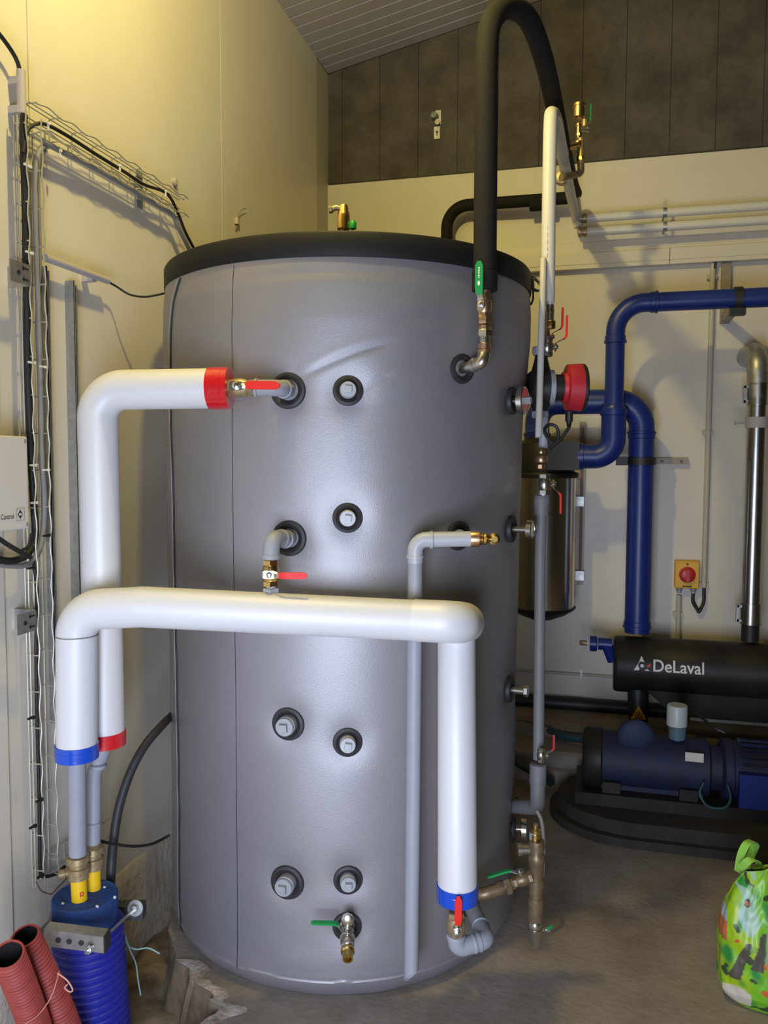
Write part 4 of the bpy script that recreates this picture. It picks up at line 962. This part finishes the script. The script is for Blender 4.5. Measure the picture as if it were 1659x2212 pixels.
# door handle plate on the dark boards
q = OY(945, 262, YW)
t = thing('handle_plate', 'bare metal door handle plate with keyhole on the dark boards', 'door handle', q)
b = MB(); b.frame_box(OY(947, 254, YW-.004), X1, Y1, Z1, .030, .006, .075); b.frame_box(OY(944, 287, YW-.004), X1, Y1, Z1, .032, .006, .065); b.build('plate', 'galv', t, smooth=False)
b = MB(); b.lathe([(0, .016), (.035, .016), (.035, .010), (.03, .010)], OY(942, 253, YW-.005), -Y1-X1*.2, 20); b.lathe([(0, .014), (.02, .014)], OY(946, 266, YW-.005), -Y1, 16); b.build('spindle_sleeve', 'galv', t)
b = MB(); b.lathe([(0, .006), (.001, .006)], OY(944, 285, YW-.0075), -Y1, 10); b.frame_box(OY(944, 289, YW-.0075), X1, Y1, Z1, .005, .001, .02); b.build('keyhole', 'ink', t)

# ================================================================== LEFT WALL SERVICES
XT = XW+.022     # base wires of the cable trays
XF = XW+.058     # front wires
def yof(px, py, X): return OX(px, py, X).y
# upright basket tray
t = thing('cable_tray', 'upright zinc wire cable tray running down the left wall', 'cable tray', OX(80, 1900, XW))
zt1, zb1 = OX(50, 262, XT).z, OX(82, 1905, XT).z
wires = [(59, 1440, XT, 0), (96, 1440, XT, 0), (66, 1440, XW+.035, 0), (85, 1440, XF, 1), (116, 1440, XF, 1), (77, 1440, XT, 0)]
wy = []
for px, py, X, wav in wires:
    y = yof(px, py, X); wy.append(y); N_ = 90; pts = []
    for i in range(N_+1):
        z = zt1+(zb1-zt1)*i/N_; pts.append(V((X, y+(.0035*sin(z*58) if wav else 0), z+(0.012 if wav and i == 0 else 0))))
    MB().sweep(pts, .0021, 6).build('long_wire', 'wire', t)
z = zt1-.02
while z > zb1:
    b = MB(); b.sweep(fillet([V((XF, wy[3], z)), V((XT-.003, wy[0], z)), V((XT-.003, wy[1], z)), V((XF, wy[4], z))], .008, 3), .0021, 6); b.build('cross_wire', 'wire', t); z -= .0985
# horizontal basket tray
t = thing('cable_tray', 'horizontal zinc wire cable tray running along the left wall above the tank', 'cable tray', OX(60, 283, XW))
zl = (OX(60, 286, XT).z+OX(395, 470, XT).z)/2-.0; zh = zl+.062; ya_, yb_ = yof(50, 283, XT), yof(388, 466, XT)
for X, z, wav in ((XT, zl, 0), (XT, zh, 0), (XT, (zl+zh)/2, 0), (XF, zl, 1), (XF, zh, 1), (XW+.04, zh, 0)):
    N_ = 70; pts = [V((X, ya_+(yb_-ya_)*i/N_, z+(.004*sin((ya_+(yb_-ya_)*i/N_)*60) if wav else 0))) for i in range(N_+1)]
    MB().sweep(pts, .0021, 6).build('long_wire', 'wire', t)
y = ya_+.01; i = 0
while y < yb_+.005:
    b = MB(); b.sweep(fillet([V((XF, y, zh)), V((XT-.003, y, zh)), V((XT-.003, y, zl)), V((XF, y, zl))], .008, 3), .0021, 6); b.build('cross_wire', 'wire', t); y += .0985
q = OX(302, 415, XT-.004); MB().frame_box(V((XT-.006, q.y, zl+.02)), X1, Y1, Z1, .004, .036, .12).build('splice_plate', 'rail', t, smooth=False)
# rising curved wire between the trays
def cable(name, lab, pts, X, r_, m_, cat='cable', k=8, group=None):
    P = [OX(p_[0], p_[1], p_[2] if len(p_) > 2 else X) for p_ in pts]
    return tag(MB().sweep(spline(P, k), r_, 10).build(name, m_), lab, cat, group)
XC = XW+.045
cable('power_cable', 'thick black cable running down inside the upright tray into the control box', [(52, 248), (50, 300), (54, 420), (57, 600), (60, 800), (66, 960), (72, 1080), (76, 1150), (68, 1185), (50, 1204), (20, 1212), (-20, 1205)], XC, .0095, 'cord')
cable('power_cable', 'black cable arching out of the pipe top at the upper left', [(-30, 40), (2, 78), (25, 110), (38, 135), (44, 160)], XW+.03, .0055, 'cord')
cable('power_cable', 'black cable running through the horizontal tray and down onto the tank', [(50, 330), (58, 285), (72, 271), (96, 268), (140, 290), (210, 335), (270, 372), (310, 398), (352, 413), (370, 430), (385, 462), (400, 500), (418, 535)], XW+.05, .0052, 'cord')
cable('grey_cable', 'grey cable bundle lying on the floor of the horizontal tray', [(92, 305), (130, 325), (200, 360), (290, 412), (340, 443), (372, 463), (385, 490), (400, 520), (410, 540)], XW+.04, .0085, 'cablegrey')
cable('grey_cable', 'grey cable curving from the horizontal tray down the upright tray', [(110, 315), (92, 318), (80, 345), (76, 420), (79, 560), (84, 700), (88, 850), (90, 980), (96, 1080), (93, 1150), (80, 1198), (50, 1222), (-20, 1218)], XW+.035, .0075, 'cablegrey')
cable('grey_cable', 'thinner grey cable beside the bundle in the upright tray', [(98, 325), (84, 345), (83, 420), (86, 560), (80, 720), (90, 900), (86, 1000)], XW+.03, .005, 'cablegrey')
cable('control_cable', 'slim black cable hanging down the lower part of the upright tray', [(72, 1212), (80, 1280), (78, 1400), (80, 1550), (84, 1700), (86, 1840), (87, 1880), (92, 1893), (120, 1888), (140, 1872)], XW+.04, .0048, 'cord')
cable('control_cable', 'black cable with ties leaving the underside of the control box', [(-20, 1150), (10, 1172), (40, 1190), (66, 1204)], XW+.075, .006, 'cord')
cable('control_cable', 'thin black lead curving from the tray to the control box cable', [(68, 1152), (62, 1178), (46, 1190)], XW+.07, .004, 'cord')
# upper pipe sleeve
t = thing('conduit_sleeve', 'short pale upright conduit at the upper left holding a black cable', 'conduit', OX(45, 245, XW))
MB().sweep([OX(45, 152, XW+.03), OX(47, 246, XW+.03)], .0115, 18).build('tube', 'conduitg', t)
MB().frame_box(OX(36, 178, XW+.015), X1, Y1, Z1, .03, .03, .018).build('clip', 'conduitg', t, smooth=False)
MB().frame_box(OX(36, 240, XW+.015), X1, Y1, Z1, .03, .03, .018).build('clip', 'conduitg', t, smooth=False)
# horizontal conduit + drooping cable
zc_ = OX(160, 584, XW+.02).z
t = thing('conduit_sleeve', 'pale horizontal conduit on the left wall pointing at the tank', 'conduit', OX(100, 565, XW))
ya2, yb2 = yof(97, 560, XW+.035), yof(233, 606, XW+.035)
MB().sweep([V((XW+.035, ya2, zc_+.0)), V((XW+.035, yb2, zc_))], .0105, 18).build('tube', 'conduitg', t)
MB().frame_box(V((XW+.018, yb2-.07, zc_-.004)), X1, Y1, Z1, .036, .022, .026).build('clip', 'conduitg', t, smooth=False)
tag(MB().sweep(spline([V((XW+.035, yb2-.02, zc_)), D(250, 618, 2.5), D(280, 636, 2.52), D(312, 641, 2.54), D(340, 637, 2.56), D(362, 632, 2.58)], 8), .0034, 8).build('sensor_cable', 'cord'), 'thin black cable drooping from the horizontal conduit to the tank', 'cable')
# brackets on the tray
for (x0_, y0_, x1_, y1_, lab) in ((21, 566, 64, 612, 'upper grey slotted bracket plate on the upright tray'), (36, 1323, 78, 1367, 'lower grey slotted bracket plate on the upright tray')):
    a = OX(x0_, (y0_+y1_)/2, XF+.008); c_ = OX(x1_, (y0_+y1_)/2, XF+.008); h_ = abs(OX((x0_+x1_)/2, y0_, XF+.008).z-OX((x0_+x1_)/2, y1_, XF+.008).z); wY = c_.y-a.y
    m_ = (a+c_)/2; t = thing('tray_bracket', lab, 'bracket', m_, 'bracket plates on the upright tray')
    b = MB(); b.frame_box(m_, X1, Y1, Z1, .003, wY, h_); b.frame_box(m_-X1*.035+Y1*(wY/2), X1, Y1, Z1, .07, .003, h_); b.build('plate', 'galv', t, smooth=False)
    b = MB(); b.lathe([(0, .006), (.002, .006)], m_+X1*.0015-Y1*wY*.10, X1, 12)
    for s_ in (-1, 1): b.frame_box(m_+X1*.002+Y1*wY*.25+Z1*s_*h_*.26, X1, Y1, Z1, .002, wY*.3, .004); b.frame_box(m_+X1*.002+Y1*wY*.15+Z1*s_*h_*.26, X1, Y1, Z1, .002, .003, .010)
    build_each(b, 'slot', 'ink', t, smooth=False)
# steel rails
for (xa1, xb1, xc1, ya1, yb1, lab) in ((88, 103, 112, 575, 1565, 'long galvanised channel rail behind the upright tray'), (141, 163, 173, 607, 1640, 'galvanised channel rail standing beside the white pipe')):
    ym_ = (ya1+1290)/2; dl = (ym_-ya1)*.016; y0_ = yof(xa1+dl, ym_, XW); Xr = XW+(xb1-xa1)/713; wd_ = (xc1-xb1)/545
    zt2_, zb2_ = OX(xb1, ya1, Xr).z, OX(xb1+15, yb1, Xr).z
    t = thing('channel_rail', lab, 'rail', (Xr, y0_, zb2_))
    b = MB(); b.box(XW+.001, Xr, y0_, y0_+.002, zb2_, zt2_); b.box(Xr-.002, Xr, y0_, y0_+.004, zb2_, zt2_); b.box(XW+.001, Xr-.003, y0_+wd_-.002, y0_+wd_, zb2_, zt2_-.01); b.build('channel', 'rail', t, smooth=False)
    b = MB(); b.box(XW+.001, Xr-.006, y0_+.0022, y0_+wd_-.0022, zb2_, zt2_-.02); b.build('open_side', 'raild', t, smooth=False)
# control box
xb_ = XW+.085
yb0 = yof(62, 1040, xb_); zt3, zb3 = OX(62, 943, xb_).z, OX(63, 1142, xb_).z
t = thing('control_box', 'pale grey control box with black diamond emblem at the left edge', 'control box', (XW, yb0-.1, zb3))
b = MB(); b.box(XW+.001, xb_-.02, yb0-.30, yb0-.008, zb3+.004, zt3-.004); b.build('housing', 'boxgrey', t, smooth=False)
o = MB().box(xb_-.018, xb_, yb0-.305, yb0, zb3, zt3).build('cover', 'boxgrey', t, smooth=False)
md = o.modifiers.new('bevel', 'BEVEL'); md.width = .005; md.segments = 3
b = MB()
for zc in (zt3-.012, zb3+.012): b.frame_box(V((xb_+.0005, yb0-.010, zc)), X1, Y1, Z1, .001, .006, .010)
build_each(b, 'cover_screw', 'cablegrey', t, smooth=False)
a = OX(2, 1123, xb_+.001); e = OX(30, 1122, xb_+.001); vs, fs_ = text_geo('Control', 1.0, .004); wt = max(v_[0] for v_ in vs); sc_ = (e.y-a.y)/wt
b = MB(); b.add([V((xb_+.001, a.y+v_[0]*sc_, a.z+v_[1]*sc_*1.3)) for v_ in vs], fs_); b.build('lettering', 'ink', t, smooth=False)
dc = OX(44, 1111, xb_+.001); hw = (OX(49, 1111, xb_).y-OX(38, 1111, xb_).y)/2; 
b = MB()
def dia(cx_, r1): return [V((xb_+.001, dc.y+cx_, dc.z+r1)), V((xb_+.001, dc.y+cx_+hw, dc.z)), V((xb_+.001, dc.y+cx_, dc.z-r1)), V((xb_+.001, dc.y+cx_-hw, dc.z))]
b.add(dia(0, .0115), [(3, 2, 1, 0)]); b.build('emblem', 'ink', t, smooth=False)
b = MB(); b.add([v_+X1*.0005 for v_ in [V((xb_+.001, dc.y-hw*.62, dc.z-.0028)), V((xb_+.001, dc.y+hw*.62, dc.z-.0028)), V((xb_+.001, dc.y+hw*.62, dc.z+.0028)), V((xb_+.001, dc.y-hw*.62, dc.z+.0028))]], [(0, 1, 2, 3)]); b.build('emblem_centre', 'boxgrey', t, smooth=False)
b = MB(); w2_, h2_ = hw*1.5, .0155
for (cy, cz, sy, sz) in ((0, h2_, 2*w2_, .0006), (0, -h2_, 2*w2_, .0006), (w2_, 0, .0006, 2*h2_), (-w2_, 0, .0006, 2*h2_)): b.frame_box(dc+V((.0002, cy, cz)), X1, Y1, Z1, .0006, sy, sz)
b.build('emblem_frame', 'cablegrey', t, smooth=False)
# cable ties
ti = [(58, 357, .022, 'topmost white tie on the thick black cable in the upright tray'), (62, 545, .022, 'white tie on the thick black cable just above the upper bracket plate'),
      (67, 783, .020, 'white tie on the black cable level with the upper white pipe elbow'), (70, 1005, .020, 'white tie on the black cable beside the upper half of the control box'), (72, 1086, .020, 'white tie on the black cable beside the emblem of the control box'),
      (92, 792, .022, 'upper white tie on the grey cables in the upright tray'), (98, 1015, .022, 'lower white tie on the grey cables in the upright tray'),
      (104, 273, .010, 'leftmost white tie on the black cable in the horizontal tray'), (259, 363, .010, 'middle white tie on the black cable in the horizontal tray'), (358, 418, .010, 'rightmost white tie on the black cable in the horizontal tray'), (130, 332, .012, 'white tie on the grey bundle near the start of the horizontal tray')]
for i, (x, y, w, lab) in enumerate(ti):
    q = OX(x, y, XW+.056); hz = w < .015; b = MB(); b.frame_box(q, X1, Y1, Z1, .004, .005 if hz else w, .020 if hz else .005); b.frame_box(q+Y1*(0 if hz else w/2)+X1*.002+Z1*(.008 if hz else 0), X1, Y1, Z1, .005, .007, .007)
    tag(b.build('cable_tie', 'tie', smooth=False), lab, 'cable tie', 'white cable ties on the left wall trays')
for i, (x, y, lab) in enumerate(((99, 1157, 'black tie on the grey cables beside the lower edge of the control box'), (65, 1227, 'black tie on the tray just below the bundle under the control box'), (66, 1551, 'black tie on the tray halfway between lower bracket plate and tray foot'), (84, 1729, 'black tie low on the slim black cable in the upright tray'), (70, 1786, 'black tie on the left wire of the tray near its foot'), (86, 1893, 'black tie at the very foot of the upright tray'))):
    q = OX(x, y, XW+.058); b = MB(); b.frame_box(q, X1, Y1, Z1, .005, .022, .005); b.frame_box(q+Y1*.006+X1*.003, X1, Y1, Z1, .007, .009, .008)
    tag(b.build('cable_tie', 'cord', smooth=False), lab, 'cable tie', 'black cable ties on the upright tray')
# wall hook and bits on the cream wall
q = OX(513, 478, XW+.008); t = thing('cable_clip', 'small white clip with curled wire on the wall behind the tank', 'clip', q)
MB().frame_box(q, X1, Y1, Z1, .014, .022, .026).build('clip', 'conduit', t, smooth=False)
MB().sweep(spline([q+Z1*.01, OX(516, 462, XW+.01), OX(523, 453, XW+.012), OX(532, 450, XW+.012)], 5), .0015, 6).build('wire_end', 'wirebrown', t)
MB().sweep([q-Z1*.012, OX(510, 495, XW+.006)], .003, 6).build('nail', 'wirebrown', t)
q = OX(379, 393, XW+.006); b = MB(); b.lathe([(0, .014), (.006, .015), (.010, .010)], q-X1*.005, X1, 9); b.sweep([q, OX(385, 412, XW+.006)], .003, 6)
tag(b.build('wall_plug', 'conduitg'), 'crumbling wall plug beside the end of the horizontal tray', 'wall plug')

# ================================================================== BLUE DUCT AND RED DUCTS, LOWER LEFT
cz = D(193, 1925, 2.15); rc = .084
top_ = V((cz.x, cz.y, OZ(172, 1962, 0).z)); 
zcap = D(172, 1963, 2.12).z
cx, cy = D(184, 1940, 2.17).x, D(184, 1940, 2.17).y
zcap = D(184, 1932, 2.17).z
t = thing('blue_duct', 'wide corrugated blue duct with foam cap rising from the pit', 'duct', (cx+.03, cy, -.45))
b = MB(); b.lathe([(-.085, .060), (-.085, rc*.99), (-.003, rc), (0, rc*.97), (0, 0)], V((cx, cy, zcap)), Z1, 48); b.build('foam_cap', 'bluecap', t)
pts = []; rad = []; n_ = 0; z = zcap-.075; ph = 0
while z > -.47:
    f_ = (zcap-z)/.7; pts.append(V((cx+.045*f_**1.2+.004, cy-.01*f_, z+0.0))); rad.append(rc*1.0+.004+.0055*sin(ph)); ph += 2*pi/6; z -= .0205/6
b = MB(); b.sweep(pts, rad, 44); b.build('corrugated_duct', 'blueduct', t)
b = MB()
for (x, y) in ((136, 1952), (210, 1958), (226, 1917), (248, 1938)):
    q = OZ(x, y, zcap+.001); b.frame_box(q, X1, Y1, Z1, .006, .004, .006)
build_each(b, 'glue_spot', 'white', t, smooth=False)
# yellow pipes with brass couplings
def feed(xt, yt_, xb, yb, tt, lab, r_, brx=1.0):
    bot = D(xb, yb, tt); bot.z = zcap-.03; top = D(xt, yt_, tt)
    t = thing('feed_pipe', lab, 'pipe', bot, 'yellow feed pipes in the blue duct')
    MB().sweep([bot, top], r_, 24).build('yellow_pipe', 'yellow', t)
    b = MB(); b.lathe([(-.012, r_+.001), (-.010, r_+.006), (.004, r_+.006), (.006, r_+.009), (.020, r_+.009), (.022, r_+.004), (.034, r_+.004), (.036, r_+.010), (.050, r_+.009), (.054, r_+.001)], top, Z1, 24)
    b.build('coupling', 'brassd', t); return t, top
fy, tp = feed(169, 1888, 173, 1965, 2.145, 'front yellow pipe with red pen mark in the blue duct', .0205)
b = MB(); b.lathe([(0, .010), (.032, .010), (.034, .013), (.05, .013)], tp+Z1*.008, -RT0*.9-FW*.5, 14); b.build('clamp_bolt', 'brassd', fy)
feed(202, 1868, 204, 1945, 2.20, 'rear yellow pipe in the blue duct, partly hidden', .0185)
vs, fs_ = text_geo('R', .026, .0004); c0 = D(171, 1925, 2.145); b = MB()
b.add([V((c0.x, c0.y, 0))+RT0*(.0209*sin(.35+v_[0]/.0205))-FW.cross(V((0,0,0)))*0-V((FW.x, FW.y, 0)).normalized()*(.0209*cos(.35+v_[0]/.0205))+Z1*(c0.z-.012+v_[1]) for v_ in vs], fs_); b.build('pen_mark', 'redprint', fy, smooth=False)
# clamp rails and threaded rod
k0 = D(95, 2026, 1.98); k1 = D(226, 2042, 1.98)
t = thing('rail_clamp', 'punched steel rails with threaded rod clamping the blue duct', 'clamp', k0)
dr = (k1-k0).normalized(); nrm = dr.cross(Z1).normalized()
if nrm.dot(FW) > 0: nrm = -nrm
b = MB(); b.frame_box((k0+k1)/2, dr, nrm, Z1, (k1-k0).length, .003, .040); b.frame_box((k0+k1)/2-nrm*.018+Z1*.019, dr, nrm, Z1, (k1-k0).length, .036, .003); b.frame_box((k0+k1)/2-nrm*.018-Z1*.019, dr, nrm, Z1, (k1-k0).length, .036, .003); b.build('front_rail', 'galv', t, smooth=False)
MB().frame_box(k1-nrm*.018, dr, nrm, Z1, .004, .040, .044).build('end_cap', 'black', t, smooth=False)
b = MB()
for f_ in (.12, .30, .50): b.lathe([(0, .007), (.001, .007)], k0+(k1-k0)*(f_+.12)+nrm*.0018, nrm, 14)
build_each(b, 'punched_hole', 'ink', t)
k2 = D(250, 1966, 2.30); k3 = D(312, 1966, 2.30); dr2 = (k3-k2).normalized()
MB().frame_box((k2+k3)/2, dr2, nrm, Z1, (k3-k2).length, .036, .040).build('rear_rail', 'raild', t, smooth=False)
ra_, rb_ = D(186, 2058, 1.94), D(314, 1944, 2.36)
MB().sweep([ra_, rb_], .0045, 12).build('threaded_rod', 'chrome', t)
dv = (rb_-ra_).normalized()
b = MB(); hexnut(b, D(192, 2052, 1.96), dv, .010, .012); b.lathe([(0, .020), (.002, .020)], D(213, 2028, 2.02), Z1, 20); b.lathe([(0, .022), (.002, .022)], D(292, 1962, 2.27), dv, 24); hexnut(b, D(290, 1964, 2.262), dv, .011, .012); build_each(b, 'washer', 'galv', t)
MB().bar([D(85, 2018, 2.0), D(104, 2000, 2.04), OX(104, 1998, XW+.012)], Z1, .03, .004).build('wall_strap', 'rail', t, smooth=False)
# red ducts
def rduct(lab, p0, p1, r_):
    p0 = V(p0); p1 = V(p1); L_ = (p1-p0).length; d_ = (p1-p0)/L_; n_ = int(L_/.0026); pts = []; rad = []
    side = RT0
    for i in range(n_+1):
        f_ = i/n_; pts.append(p0+(p1-p0)*f_+side*(.02*sin(f_*pi))); rad.append(r_+.0015*sin(i*2*pi/4.2))
    t = thing('red_duct', lab, 'duct', p1, 'corrugated red ducts leaning at the lower left')
    b = MB(); b.sweep(pts, rad, 30, caps=False); b.build('corrugated_duct', 'redduct', t)
    b = MB(); b.sweep(pts[:40][::-1], r_-.004, 30, caps=False); q0, q1 = p0, pts[38]; b.sweep([pts[36], pts[38]], r_-.0042, 30); b.build('bore', 'black', t)
    b = MB(); b.lathe([(0.002, r_-.004), (-.0005, r_-.004), (-.0005, r_+.001), (.002, r_+.001), (0.002, r_-.004)], p0, d_, 30); b.build('cut_rim', 'redduct', t)
    return t
u0 = D(17, 2062, 1.76); u1 = D(72, 2260, 1.93); u1 = u0+(u1-u0)*2.2
rduct('front corrugated red duct with black bore at the lower left corner', u0, u1, .0335)
u0 = D(54, 2022, 1.86); u1 = D(135, 2240, 2.00); u1 = u0+(u1-u0)*1.9
rduct('rear corrugated red duct leaning behind the front one', u0, u1, .0315)
# black hose and thin cables
def DD(lst): return [D(*p_) for p_ in lst]
tag(MB().sweep(spline(DD([(372, 1545, 2.62), (345, 1572, 2.5), (312, 1612, 2.42), (282, 1668, 2.38), (258, 1740, 2.35), (246, 1810, 2.33), (240, 1880, 2.30), (238, 1960, 2.30)]), 8), .0130, 16).build('black_hose', 'rubber'), 'thick black hose curving from behind the tank down beside the blue duct', 'hose')
tag(MB().sweep(spline(DD([(208, 1815, 2.25), (240, 1822, 2.28), (285, 1828, 2.33), (325, 1824, 2.40), (352, 1812, 2.46), (366, 1804, 2.48)]), 6), .0042, 8).build('sensor_cable', 'cord'), 'thin black cable running from the duct pipes to the tank, near the floor', 'cable')
tag(MB().sweep(spline(DD([(258, 1990, 2.2), (268, 2030, 2.25), (290, 2050, 2.28), (320, 2048, 2.3), (345, 2060, 2.3)]), 6), .0022, 6).build('twine', 'twine'), 'teal twine trailing right of the blue duct', 'twine')
tag(MB().sweep(spline(DD([(262, 1995, 2.2), (280, 2050, 2.26), (293, 2080, 2.3), (298, 2115, 2.3), (304, 2150, 2.3)]), 6), .0020, 6).build('twine', 'twine'), 'thin twine hanging down beside the blue duct towards the pit', 'twine')
tag(MB().sweep(spline(DD([(250, 1955, 2.3), (275, 1925, 2.35), (300, 1892, 2.4), (305, 1898, 2.4), (285, 1925, 2.36), (262, 1948, 2.3)]), 6), .0014, 6).build('loose_wire', 'wirebrown'), 'thin brown wire loop sticking up beside the black hose', 'wire')
tag(MB().sweep(spline([OX(78, 1905, XW+.05), OX(90, 1925, XW+.05), OX(112, 1932, XW+.05)], 5)+spline([OX(112, 1932, XW+.05), OX(130, 1912, XW+.04), OX(152, 1890, XW+.03)], 5), .002, 6).build('loose_wire', 'wirebrown'), 'frayed brown wire at the foot of the upright tray', 'wire')
tag(MB().sweep(spline(DD([(124, 2102, 1.85), (145, 2118, 1.85), (157, 2138, 1.85), (150, 2142, 1.85), (140, 2134, 1.85), (146, 2126, 1.85)]), 6), .0018, 6).build('string', 'pinkstr'), 'curled pink string in front of the blue duct', 'string')
tag(MB().sweep(spline(DD([(128, 2098, 1.86), (112, 2150, 1.82), (85, 2190, 1.78), (55, 2212, 1.74)]), 6), .0012, 6).build('string', 'pinkstr'), 'thin pink string lying across the red ducts', 'string')
# short tray piece along wall behind the duct pipes
t = thing('cable_tray', 'short piece of wire tray leading away from the foot of the upright tray', 'cable tray', OX(95, 1890, XW))
q0 = OX(95, 1892, XT); yE = q0.y+.26
for X, dz in ((XT, 0), (XF, 0), (XT, .055), (XF, .055)):
    MB().sweep([V((X, q0.y, q0.z+dz)), V((X, yE, q0.z+dz))], .0021, 6).build('long_wire', 'wire', t)
for k in range(4):
    y = q0.y+.02+k*.07; MB().sweep([V((XF, y, q0.z+.055)), V((XT, y, q0.z+.055)), V((XT, y, q0.z)), V((XF, y, q0.z))], .0021, 6).build('cross_wire', 'wire', t)

# ================================================================== GREEN BAG
BX, BY = 0.585, 2.40; bw, bd = 0.225, 0.10
def bag_top(x): # height of the fabric top against local x (-1..1)
    return 0.375-0.055*max(0, x+.60)*1.1-(0.02*max(0, -.70-x)/.30)
t = thing('shopping_bag', 'bright green printed shopping bag standing on the floor at the right edge', 'bag', (BX, BY, 0))
NU, NV = 320, 200; vs = []; fs = []; cols = []
def bag_col(x, z, side):
    # x metres from the left silhouette, z height
    c = V((0.17, 0.46, 0.02)); n1 = noise.noise(V((x*14, z*14, side))); n2 = noise.noise(V((x*30+5, z*26, side+3)))
    c = c.lerp(V((0.36, 0.50, 0.01)), min(1, max(0, .5+n1*1.6)))
    c = c.lerp(V((0.03, 0.26, 0.05)), min(1, max(0, n2*2.2-.1)))
    if z > .17 and noise.noise(V((x*22+2, z*18, side+7))) > .18: c = c.lerp(V((0.30, 0.48, 0.46)), .75)
    if noise.noise(V((x*38+2, z*38, side+17))) > .42: c = V((0.04, 0.07, 0.03))
    if noise.noise(V((x*24+8, z*24, side+27))) > .50: c = V((0.55, 0.12, 0.03))
    # tree trunks
    for x0_, z0_, z1_, ln in ((.030, .085, .19, .035), (.085, .12, .22, .02), (.17, .07, .2, -.02), (.27, .09, .21, .03)):
        if z0_ < z < z1_:
            f_ = (z-z0_)/(z1_-z0_); w = .016*(1-f_*.55)
            if abs(x-(x0_+ln*f_)) < w: c = V((0.085, 0.075, 0.06))
    if z < .07 and .005 < x < .075 and z < .055+.02*n1 and z > .012: c = V((0.55, 0.50, 0.42))
    if x < .014 and .17 < z < .26: c = V((0.45, 0.14, 0.06)) if z < .225 else V((0.32, 0.40, 0.50))
    return c
for j in range(NV+1):
    v = j/NV
    for i in range(NU):
        a = 2*pi*i/NU; ca_, sa_ = cos(a), sin(a)
        ex = .62; sx = (abs(ca_)**ex)*(1 if ca_ > 0 else -1); sy = (abs(sa_)**ex)*(1 if sa_ > 0 else -1)
        zt_l = bag_top(sx); z = zt_l*v
        wid = bw*(1-.14*(1-min(v/.12, 1))**2); dep = bd*(1-.86*max(0, (v-.35)/.65)**1.5)*(1-.15*(1-min(v/.1, 1)))
        wr = .006*noise.noise(V((sx*5, z*16, sy*3)))*min(1, v*6)+.003*noise.noise(V((sx*14, z*30, sy)))*min(1, v*6)
        x = BX+sx*wid+wr; y = BY+sy*dep+wr
        if sx < -.3: x += .065*max(0, (v-.5)/.5)**2*min(1, (-.3-sx)*2)
        vs.append((x, y, z+.001)); c_ = bag_col(x-(BX-bw), z, 0 if sy < 0 else 40); cols.append((*c_, 1))
for j in range(NV):
    for i in range(NU):
        k = (i+1) % NU; fs.append((j*NU+i, j*NU+k, (j+1)*NU+k, (j+1)*NU+i))
fs.append(tuple(range(NU))[::-1])
bm_ = bpy.data.materials.new('printed_bag'); bm_.use_nodes = True; nt = bm_.node_tree; ca_n = nt.nodes.new('ShaderNodeVertexColor'); ca_n.layer_name = 'print'
nt.links.new(ca_n.outputs['Color'], nt.nodes['Principled BSDF'].inputs['Base Color']); nt.nodes['Principled BSDF'].inputs['Roughness'].default_value = .38
b = MB().add(vs, fs); o = b.build('bag_body', bm_, t, angle=60)
at = o.data.color_attributes.new('print', 'FLOAT_COLOR', 'POINT')
for i, c_ in enumerate(cols): at.data[i].color = c_
def handle(pts, w):
    return MB().bar(spline(pts, 8), (X1*.5+Y1*-.5), w, .002).build('handle', 'greenstrap', t)
h0 = D(1594, 1880, 2.36)
handle([D(1594, 1884, 2.35), D(1600, 1850, 2.34), D(1612, 1824, 2.34), D(1625, 1817, 2.36), D(1632, 1824, 2.38), D(1625, 1842, 2.39), D(1616, 1862, 2.40), D(1612, 1885, 2.40)], .024)
handle([D(1600, 1878, 2.31), D(1614, 1862, 2.29), D(1628, 1856, 2.29), D(1638, 1862, 2.31), D(1638, 1874, 2.33), D(1630, 1884, 2.35)], .022)
bpy.context.view_layer.update()
